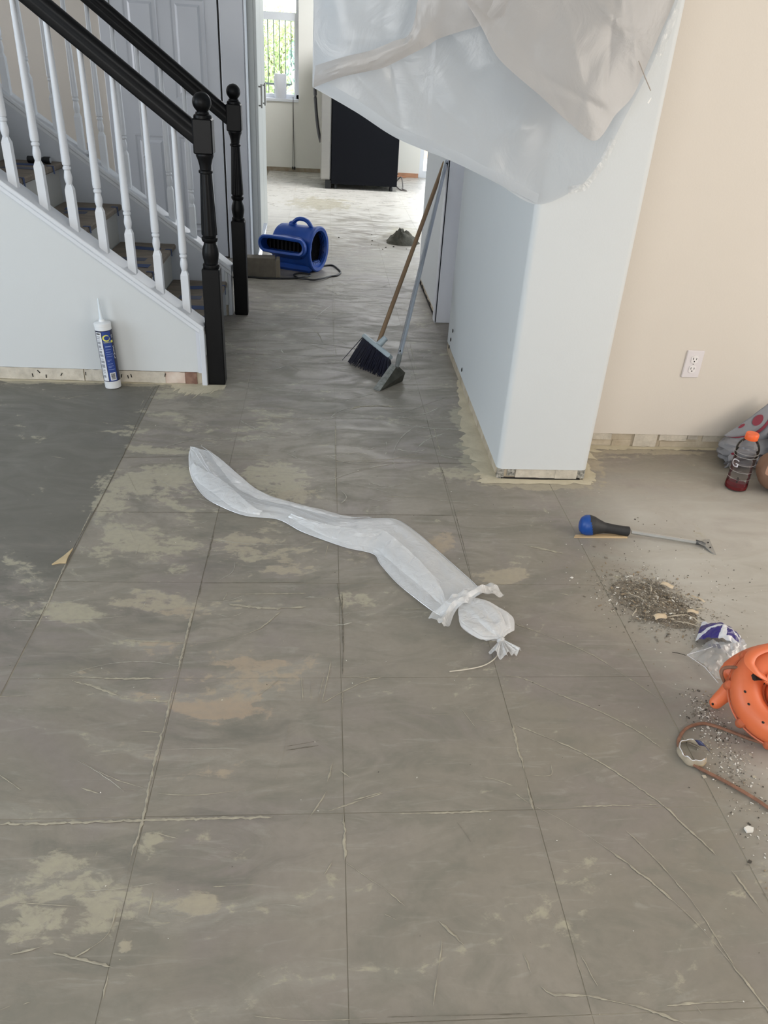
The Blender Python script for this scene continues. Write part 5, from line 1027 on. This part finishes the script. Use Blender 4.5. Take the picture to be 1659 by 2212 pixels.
# ------------------------------------------------------------------ outlet
ol = thing('wall_outlet', (1.485, 2.86, .376), 'white duplex electrical outlet on the warmly lit right wall', 'outlet')
OW = mat('outlet plastic', (222, 216, 218), .3, var=.01); OF = mat('receptacle face', (232, 228, 228), .3, var=.01)
s = MB(); s.box(1.449, 1.521, 2.853, 2.8605, .320, .433, .003); s.build('cover_plate', OW, ol)
for z in (.357, .397):
    s = S(); s.prism([(1.485+.0165*max(-.82, min(.82, math.cos(2*PI*i/28)*1.05)), z+.0165*math.sin(2*PI*i/28)) for i in range(28)], -.0022, .0022)
    s.v = [(x, 2.8525+zz, y) for x, y, zz in s.v]; r = s.build('receptacle', OF, ol)
    m_ = MB().box(1.4775, 1.4795, 2.8494, 2.8506, z-.001, z+.008).box(1.4905, 1.4925, 2.8494, 2.8506, z-.001, z+.007); m_.build('slot', DARKGAP, r)
    m_ = S(); m_.ell((1.485, 2.8502, z-.008), (.0026, .0008, .0028), 10, 6); m_.build('ground_hole', DARKGAP, r)
m_ = S(); m_.ell((1.485, 2.8525, .377), (.0028, .0012, .0028), 10, 6); m_.build('screw', STEEL, ol)

# ------------------------------------------------------------------ plastic sleeve on the floor
sv = thing('plastic_sleeve', (.30, 2.05, 0), 'long translucent plastic sleeve with a knotted end lying on the floor', 'sleeve')
SV = film('sleeve film', .42, (252, 253, 255), .14, .16, .18, .7, 26)
Ls = smoothline([(x, y, 0) for x, y in SLV_L], 5); Rs = smoothline([(x, y, 0) for x, y in SLV_R], 5); n = len(Ls)
s = S(); NS = 26; V = []
for i in range(n):
    t = i/(n-1); a, b = Ls[i], Rs[i]; wd = (b-a).length
    h = (.030+.030*math.sin(PI*min(1, t*1.05)))*(.5+.5*min(1, t*8))*(.60+.25*math.cos(t*9))
    for k in range(NS):
        if k < NS//2+4:
            q = k/(NS//2+3); p = a+(b-a)*q; ar = math.sin(PI*q)**.7
            wr = .006*nz((q*5+t*3, t*10, 0), 1.6)+.005*abs(nz((q*9, t*5, 4), 1.4))+.010*max(0, nz((q*2.5-t*4, t*3, 8), 2.))
            V.append(p+Vector((0, 0, .003+h*ar*.62+wr*min(1, ar*1.5))))
        else:
            q = 1-(k-NS//2-3)/(NS-NS//2-3); p = a+(b-a)*(q*.94+.03); V.append(p+Vector((0, 0, .0022)))
s.add(V, [(i*NS+k, i*NS+(k+1) % NS, (i+1)*NS+(k+1) % NS, (i+1)*NS+k) for i in range(n-1) for k in range(NS)]); s.build('tube_film', SV, sv)
s = S()
for off, wv in ((.30, 0.), (.62, 1.3), (.45, 2.6)):
    L_ = [Ls[i]*(1-q)+Rs[i]*q+Vector((0, 0, .028+.004*math.sin(i*.3))) for i in range(4, n-6, 3) for q in (off+.18*math.sin(i*.05+wv),)]
    s.tube(L_, [.0006+.0012*abs(nz((j, wv, 0), .37)) for j in range(len(L_))], 4, flat=.4)
for E_ in (Ls, Rs): s.tube([p+Vector((0, 0, .005)) for p in E_[1:-1]], .0013, 5)
s.build('crease', film('creased film', .15, (240, 242, 246), .3, .22, .15, .3), sv)
def lay(q0, q1, t0, t1, seed):
    qm = q1 if q1 > .9 else q0 if q0 < .2 else (q0+q1)/2
    def fn(u, v):
        f = (t0+(t1-t0)*u)*(n-1); i = min(int(f), n-2); f -= i; q = q0+(q1-q0)*v+.07*math.sin(u*6+seed)
        a, b = Ls[i]*(1-f)+Ls[i+1]*f, Rs[i]*(1-f)+Rs[i+1]*f; q = max(.03, min(.97, qm+(q-qm)*math.sin(PI*min(.97, max(.03, u)))**.5)); p = a+(b-a)*q
        return p+Vector((0, 0, .006+.030*math.sin(PI*q)**.7+.007*abs(nz((u*12, v*4, seed), 1.))))
    return fn
s = S(); s.grid(70, 10, lay(.52, .97, .06, .60, 1.)); s.grid(60, 8, lay(.10, .45, .42, .97, 3.)); s.grid(40, 6, lay(.05, .40, .10, .36, 5.))
s.build('folded_layer', film('folded sleeve film', .50, (252, 253, 255), .14, .2, .16, .9, 22), sv)
# rolled cuff and knotted bag end
SV2 = film('gathered film', .40, (252, 252, 253), .2, .14, .2, .9, 40)
e0, e1 = Vector((*SLV_L[-1], 0)), Vector((*SLV_R[-1], 0)); ed = (e1-e0).normalized(); en = Vector((ed.y, -ed.x, 0))
def ruffle(u, v):
    p = e0-ed*.045+(e1-e0+ed*.085)*u; w_ = (v-.35)*(.048+.014*nz((u*6, 1, 0), 1.))
    z = .012+.026*math.sin(PI*u)+.012*math.sin(u*17+v*2)*abs(v-.3)+.014*nz((u*7, v*3, 2), 1.2)+.014*(1-abs(2*v-1))
    return p+en*(w_+.020*(abs(2*u-1))**2*(1 if v > .3 else .4))+Vector((0, 0, max(.0025, z)))
s = S(); s.grid(54, 10, ruffle); s.build('rolled_cuff', SV2, sv)
kn = Vector((.4942, 1.5831, .018)); nk = (e0*.45+e1*.55)
axd = (Vector((kn.x, kn.y, 0))-Vector((nk.x, nk.y, 0))); al = axd.length; axd.normalize(); sd = Vector((-axd.y, axd.x, 0))
def bulb(u, v):
    g = 2*PI*u; w_ = .030+.042*math.sin(PI*min(1, v*.95))**1.2 if v < .9 else .008+.24*(1-v); w_ = max(.007, w_*(1+.16*math.cos(g*9+2*v)*v+.10*math.cos(g*4+1)))
    return Vector((nk.x, nk.y, 0))+axd*(al*(.10+.90*v))+sd*(w_*math.cos(g))+Vector((0, 0, max(.002, .026+(w_*.42)*math.sin(g)+.006*nz((math.cos(g)*2, math.sin(g)*2, v*4), 1.))))
s = S(); s.grid(56, 20, bulb, wrap=True); s.build('knotted_bag', SV2, sv)
s = S(); s.ell(tuple(kn), (.011, .011, .010), 14, 10, .3, 4)
for a_, l_ in ((-.5, .055), (.0, .048), (.5, .06), (.9, .05)):
    d_ = axd*math.cos(a_)+sd*math.sin(-a_); s.grid(8, 6, lambda u, v: kn+d_*(l_*v+.003)+sd*((u-.5)*.030*v*math.cos(a_))+axd*((u-.5)*.03*v*math.sin(a_))+Vector((0, 0, .010*math.sin(u*7+a_*4)*v+.006-.012*v)))
s.build('knot_tail', film('knot film', .08, (236, 236, 236), .35, .12, .25, .8, 50), sv)
s = S(); s.tube(smoothline([(x, y, .004) for x, y in SLV_STR], 6), .0016, 6); s.build('string', mat('pale string', (206, 198, 182), .8), sv)

# ------------------------------------------------------------------ plastic sheet hung over the hall opening
ps = thing('plastic_sheet', (.5, 2.5, 1.0), 'large milky plastic dust sheet taped to the column and hanging over the hall', 'sheet')
PF = film('dust sheet film', .015, (232, 236, 240), .66, .05, .28, .5, 7.)
PF2 = film('dust sheet film doubled', .03, (206, 203, 201), .50, .05, .30, .5, 7.)
ZT = 2.60
def curve_at(P, t):
    t = max(0, min(1, t))*(len(P)-1); i = min(int(t), len(P)-2); f = t-i
    a, b, c, d = Vector(P[max(i-1, 0)]), Vector(P[i]), Vector(P[i+1]), Vector(P[min(i+2, len(P)-1)])
    return .5*((2*b)+(c-a)*f+(2*a-5*b+4*c-d)*f*f+(3*b-a-3*c+d)*f**3)
def creases(seed, k, x0, x1, z0, z1, ang, spread):
    rr = random.Random(seed); out = []
    for _ in range(k): out.append((rr.uniform(x0, x1), rr.uniform(z0, z1), ang+rr.gauss(0, spread), rr.choice((-1, 1))*rr.uniform(.4, 1.), rr.uniform(.012, .035), rr.uniform(.06, .22)))
    return out
def crease_at(cs, x, z):
    h = 0
    for cx_, cz_, a, s_, w_, l in cs:
        dx, dz = x-cx_, z-cz_; d = -dx*math.sin(a)+dz*math.cos(a); t = dx*math.cos(a)+dz*math.sin(a)
        if abs(t) < l*2: h += s_*math.exp(-abs(d)/w_)*math.exp(-(t/l)**2)
    return h
def sheet(name, bottom, topc, m, nu=70, nv=60, amp=.012, seed=0., back=0., cr=()):
    def fn(u, v):
        b = curve_at(bottom, u); t = curve_at(topc, u); v2 = v**1.35; p = b+(t-b)*v2
        w_ = amp*(nz((p.x*2.2, p.z*2.2, seed), 1.3)*1.5+abs(nz((p.x*5, p.z*4, seed+4), 1.2))*.9+nz((p.x*13, p.z*11, seed+8), 1.)*.30+crease_at(cr, p.x, p.z)*.75)
        k = max(0, min(1, (.70-p.x)/.12)) if back > 0 else 1
        q = Vector((p.x, p.y-w_*min(1, .35+v*3)*k, p.z)); return q
    s = S(); s.grid(nu, nv, fn); return s.build(name, m, ps)
bot = [(-.040, 2.50, 1.281), (.085, 2.49, 1.225), (.214, 2.49, 1.160), (.379, 2.50, 1.108), (.53, 2.51, 1.050), (.668, 2.535, .993), (.79, 2.541, 1.045), (.852, 2.541, 1.125), (.905, 2.541, 1.26), (.955, 2.541, 1.40), (.99, 2.541, 1.55)]
tp = [(-.028+1.03*i/10, 2.50+.04*min(1, i/6), ZT) for i in range(11)]
rear = sheet('rear_layer', bot, tp, PF, 170, 150, .012, 1., 1., creases(3, 30, .0, .66, 1.08, 1.6, -.35, .45))
# hem of the rear layer: a doubled edge
s = S(); s.grid(60, 5, lambda u, v: curve_at(bot[:6], u)+Vector((0, -.004-.006*v, .002+v*.030+.004*nz((u*9, v, 3), 1.)))); s.build('doubled_hem', PF, ps)
fb_ = [(-.037, 2.470, 1.284), (.040, 2.44, 1.314), (.108, 2.44, 1.331), (.158, 2.44, 1.344), (.221, 2.44, 1.375), (.27, 2.44, 1.399), (.30, 2.44, 1.418), (.35, 2.43, 1.436), (.405, 2.42, 1.453), (.47, 2.41, 1.478)]
ft = [(-.026+.50*i/9, 2.46-.02*i/9, ZT) for i in range(10)]
sheet('front_fold', fb_, ft, PF, 120, 110, .013, 5., 0., creases(8, 22, -.02, .45, 1.33, 1.8, .5, .6))
ff = [(-.031, 2.462, 1.338), (.043, 2.432, 1.362), (.119, 2.430, 1.382), (.182, 2.428, 1.408), (.215, 2.428, 1.42), (.232, 2.428, 1.46), (.243, 2.428, 1.52), (.30, 2.425, 1.60), (.38, 2.42, 1.66), (.47, 2.41, 1.70)]
def band(u, v):
    a, b = curve_at(fb_, u), curve_at(ff, u); p = a+(b-a)*v; return p+Vector((0, -.014-.010*math.sin(PI*v)-.006*abs(nz((u*9, v*4, 2), 1.3)), -.003))
s = S(); s.grid(60, 12, band); s.build('turned_up_hem', PF2, ps)
fl_ = [(.355, 2.40, 1.512), (.412, 2.40, 1.447), (.472, 2.40, 1.375), (.602, 2.405, 1.293), (.692, 2.41, 1.234), (.782, 2.42, 1.190), (.837, 2.44, 1.259), (.885, 2.46, 1.313), (.925, 2.48, 1.432), (.962, 2.50, 1.54)]
flt = [(.33+.66*i/9, 2.42+.08*i/9, ZT) for i in range(10)]
sheet('hanging_flap', fl_, flt, PF2, 130, 130, .014, 9., 0., creases(5, 30, .35, .98, 1.2, 1.9, -.75, .5))
TP = film('clear tape', .80, (225, 226, 226), .3, .5, .08, .6, 60)
for (x, z), a_, l_ in (((.835, 1.085), .55, .08), ((.790, 1.045), 1.35, .06), ((.868, 1.16), .35, .06), ((.975, 1.47), .20, .12)):
    s = S().at((x, 2.536, z), (0, a_, 0)); s.grid(5, 14, lambda u, v: ((u-.5)*.022, -.001-.004*abs(nz((u*3, v*8, x*9), 1.3)), (v-.5)*l_)); s.build('tape_strip', TP, ps)
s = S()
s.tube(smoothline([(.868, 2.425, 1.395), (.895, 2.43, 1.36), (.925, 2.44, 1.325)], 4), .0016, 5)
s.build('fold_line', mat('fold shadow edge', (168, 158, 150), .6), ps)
s = S().at((.925, 2.43, 1.30), (.3, .4, .5)); s.grid(4, 4, lambda u, v: ((u-.5)*.007, .004*u*v, (v-.5)*.016)); s.build('glossy_snag', mat('glossy snag', (240, 240, 240), .05, spec=1.), ps)

# ------------------------------------------------------------------ refrigerator
SS = mat('brushed stainless', (158, 156, 152), .36, metal=.8, var=.015, scale=6, stretch=(1, 1, 6))
fr = thing('refrigerator', (.45, 10.4, 0), 'black sided refrigerator with stainless doors standing in the kitchen', 'refrigerator')
FX0, FX1, FY0, FY1 = .070, .868, 9.95, 10.86
MB().box(FX0, FX1, FY0, FY1, .055, 1.76, .006).build('cabinet', mat('black fridge side', (8, 10, 17), .6, var=.08, scale=90, spec=.15), fr)
HS = mat('dark steel handle', (96, 96, 100), .3, metal=.8)
for ya, yb, y in ((FY0+.002, (FY0+FY1)/2-.003, (FY0+FY1)/2-.05), ((FY0+FY1)/2+.003, FY1-.002, (FY0+FY1)/2+.05)):
    d_ = MB().box(-.060, FX0-.006, ya, yb, .10, 1.74, .014).build('door', SS, fr)
    s = S(); s.tube(smoothline([(-.058, y, .47), (-.092, y, .60), (-.124, y, .85), (-.136, y, 1.1), (-.124, y, 1.35), (-.092, y, 1.58), (-.058, y, 1.70)], 8), .019, 10); s.build('door_handle', HS, d_)
MB().box(.0, FX0, FY0+.02, FY1-.02, .0, .095).build('kick_plate', BK, fr)
s = S()
for x in (.12, .80):
    for y in (FY0+.06, FY1-.06): s.at((x, y, 0)); s.lathe([(.022, 0.0005), (.022, .03), (.012, .06)], 12)
s.build('levelling_foot', BK, fr)
fc = thing('water_line', (.98, 10.6, 0), 'thin grey hose lying on the kitchen floor behind the refrigerator', 'hose')
s = S(); s.tube(smoothline([(.92, 10.7, .02), (.97, 10.55, .10), (.985, 10.4, .008), (.965, 10.2, .006), (1.0, 10.05, .006), (.93, 10.12, .006), (.88, 10.3, .03)], 6), .008, 6); s.build('hose', mat('grey hose', (122, 116, 112), .6), fc)
fo = thing('copper_line', (1.0, 11.2, 0), 'thin orange tube curled at the skirting behind the refrigerator', 'hose')
s = S(); s.tube(smoothline([(.90, 10.8, .10), (.96, 11.0, .06), (1.02, 11.2, .03), (1.10, 11.32, .01)], 6), .009, 6); s.build('tube', mat('orange tube', (196, 132, 96), .6), fo)

# ------------------------------------------------------------------ tall cabinet at the kitchen entry
pc = thing('pantry_cabinet', (-.75, 6.55, 0), 'tall white pantry cabinet with two grey pulls at the kitchen entry', 'cabinet')
CABW = mat('white cabinet paint', (186, 188, 184), .4, var=.01)
MB().box(-1.1, -.505, 6.215, 6.95, .0, 2.3).build('carcass', CABW, pc)
PULL = mat('brushed grey pull', (150, 148, 144), .35, metal=.6)
for y0, y1, yp in ((6.217, 6.578, 6.27), (6.584, 6.948, 6.62)):
    d_ = MB().box(-.506, -.484, y0, y1, .1, 2.29, .003).build('door', CABW, pc)
    s = S(); s.tube([(-.462, yp, 1.02), (-.462, yp, 1.17)], .0075, 10); s.tube([(-.486, yp, 1.035), (-.462, yp, 1.035)], .005, 8); s.tube([(-.486, yp, 1.155), (-.462, yp, 1.155)], .005, 8); s.build('pull', PULL, d_)

# ------------------------------------------------------------------ on the window sill
pt = thing('paper_towel_roll', (-.598, KY+.06, WZ0), 'white paper towel roll standing on the kitchen window sill', 'paper towel')
s = S().at((-.598, KY+.062, WZ0+.0045)); s.lathe([(.020, 0), (.076, 0), (.078, .004), (.078, .276), (.076, .28), (.020, .28), (.020, .26)], 36, cap=False); s.build('roll', mat('paper towel', (232, 234, 240), .85, var=.01, bump=.2, bscale=120), pt)
s = S().at((-.598, KY+.062, WZ0+.0045)); s.lathe([(.0195, .002), (.0195, .279), (.017, .279), (.017, .002)], 24, cap=False); s.build('core', mat('cardboard core', (166, 142, 110), .8), pt)
wc = thing('blind_cord', (-.44, KY-.02, .06), 'thin dark double cord hanging from the kitchen window to the floor', 'cord')
s = S(); s.tube([(-.431, KY-.03, .90), (-.436, KY-.012, .5), (-.441, KY-.02, .06)], .0035, 6); s.tube([(-.431, KY-.03, .90), (-.428, KY-.012, .5), (-.418, KY-.02, .06)], .003, 6); s.build('cord', mat('dark cord', (92, 88, 84), .7), wc)
for x in (-.442, -.416):
    s = S().at((x, KY-.02, .028)); s.lathe([(.008, 0), (.011, .006), (.010, .030), (.004, .038)], 10); s.build('tassel', BK, wc)

# ------------------------------------------------------------------ yard seen through the window and the door
yd = MB().box(-14, 14, 11.75, 30, -.14, -.05); o = yd.build('ground_yard', mat('pale concrete yard', (206, 200, 190), .9, var=.05, scale=3)); tag(o, 'pale concrete yard outside the kitchen', None, kind='structure')
gw = thing('garden_wall', (-1.0, 14.6, -.05), 'low tan block wall under the yard fence', 'wall')
TAN = mat('tan wall block', (196, 172, 150), .9, var=.05, scale=6)
for k in range(4):
    for i in range(16):
        MB().box(-4.4+.4*i+(.2 if k % 2 else 0), -4.01+.4*i+(.2 if k % 2 else 0), 14.5, 14.7, -.05+.2*k, .145+.2*k, .004).build('block', TAN, gw)
MB().box(-4.45, 2.3, 14.47, 14.73, .75, .80, .005).build('coping', mat('pale coping', (226, 222, 212), .9), gw)
fe = thing('iron_fence', (-1.0, 14.6, .80), 'dark iron bar fence on the tan garden wall', 'fence')
IR = mat('dark iron', (58, 66, 66), .5)
for i in range(46): MB().box(-3.3+.0935*i, -3.286+.0935*i, 14.59, 14.604, .80, 1.88).build('bar', IR, fe)
for z in (.93, 1.84): MB().box(-3.4, 1.1, 14.58, 14.614, z, z+.03).build('rail', IR, fe)
LEAF = [mat('leaf green', (204, 222, 178), .6, col2=(170, 204, 150), scale=4), mat('leaf yellow green', (220, 228, 180), .6, col2=(196, 216, 162), scale=4), mat('leaf blue green', (194, 218, 204), .6, col2=(168, 204, 188), scale=4)]
WB = mat('bark', (120, 100, 80), .9, bump=.4)
def tree(x, y, h, r, mi, label, seed, name='leafy_tree', cat='tree'):
    rr = random.Random(seed); t = thing(name, (x, y, -.05), label, cat)
    s = S(); s.tube([(x, y, -.05), (x+.05, y, h*.35), (x-.04, y, h*.8)], [.06, .045, .02], 8)
    for q in range(7):
        g = rr.uniform(0, 2*PI); z = h*rr.uniform(.3, .7); s.tube([(x, y, z), (x+r*.6*math.cos(g), y+r*.6*math.sin(g), z+h*.2)], [.022, .008], 6)
    s.build('trunk', WB, t)
    s = MB()
    for i in range(5200):
        while True:
            a, b, c = rr.uniform(-1, 1), rr.uniform(-1, 1), rr.uniform(-1, 1)
            if a*a+b*b+c*c < 1: break
        s.at((x+a*r, y+b*r, h*.56+c*h*.47), (rr.uniform(0, 3), rr.uniform(0, 3), rr.uniform(0, 3))); l = rr.uniform(.035, .075)
        s.add([(-l, 0, 0), (0, -l*.4, .01), (l, 0, 0), (0, l*.4, .01)], [(0, 1, 2, 3)])
    s.build('foliage', mi, t, kind='stuff')
tree(-2.1, 16.6, 2.1, .95, LEAF[0], 'leafy green tree left behind the iron fence', 1)
tree(-.95, 18.6, 2.15, .85, LEAF[1], 'yellow green tree in the middle behind the iron fence', 2)
tree(.0, 16.4, 1.95, .75, LEAF[2], 'blue green tree right behind the iron fence', 3)
tree(-1.1, 21.5, 2.3, 1.3, LEAF[1], 'tall pale tree farthest behind the iron fence', 5)
rb = thing('rose_bush', (-.45, 13.6, -.05), 'flowering bush outside the kitchen window with a pale round bloom', 'bush')
s = S()
rr = random.Random(11)
for i in range(9): s.tube([(-.45+.02*i-.08, 13.6, -.05), (-.47+.03*i-.06, 13.6+rr.uniform(-.1, .1), .6+rr.uniform(0, .3))], [.01, .005], 6)
s.build('stem', WB, rb)
s = MB()
for i in range(420):
    a, b, c = rr.gauss(0, .15), rr.gauss(0, .14), rr.gauss(0, .22); s.at((-.43+a, 13.6+b, .72+c), (rr.uniform(0, 3), rr.uniform(0, 3), rr.uniform(0, 3))); l = rr.uniform(.03, .06); s.add([(-l, 0, 0), (0, -l*.45, .01), (l, 0, 0), (0, l*.45, .01)], [(0, 1, 2, 3)])
s.build('foliage', LEAF[1], rb, kind='stuff')
s = S(); s.ell((-.46, 13.45, 1.12), (.075, .07, .06), 16, 10, .2, 4); s.build('bloom', mat('pale bloom', (240, 236, 214), .7), rb)
s = S(); s.ell((-.43, 13.45, .88), (.045, .045, .04), 12, 8, .2, 4); s.build('bloom', mat('red bloom', (206, 84, 70), .7), rb)
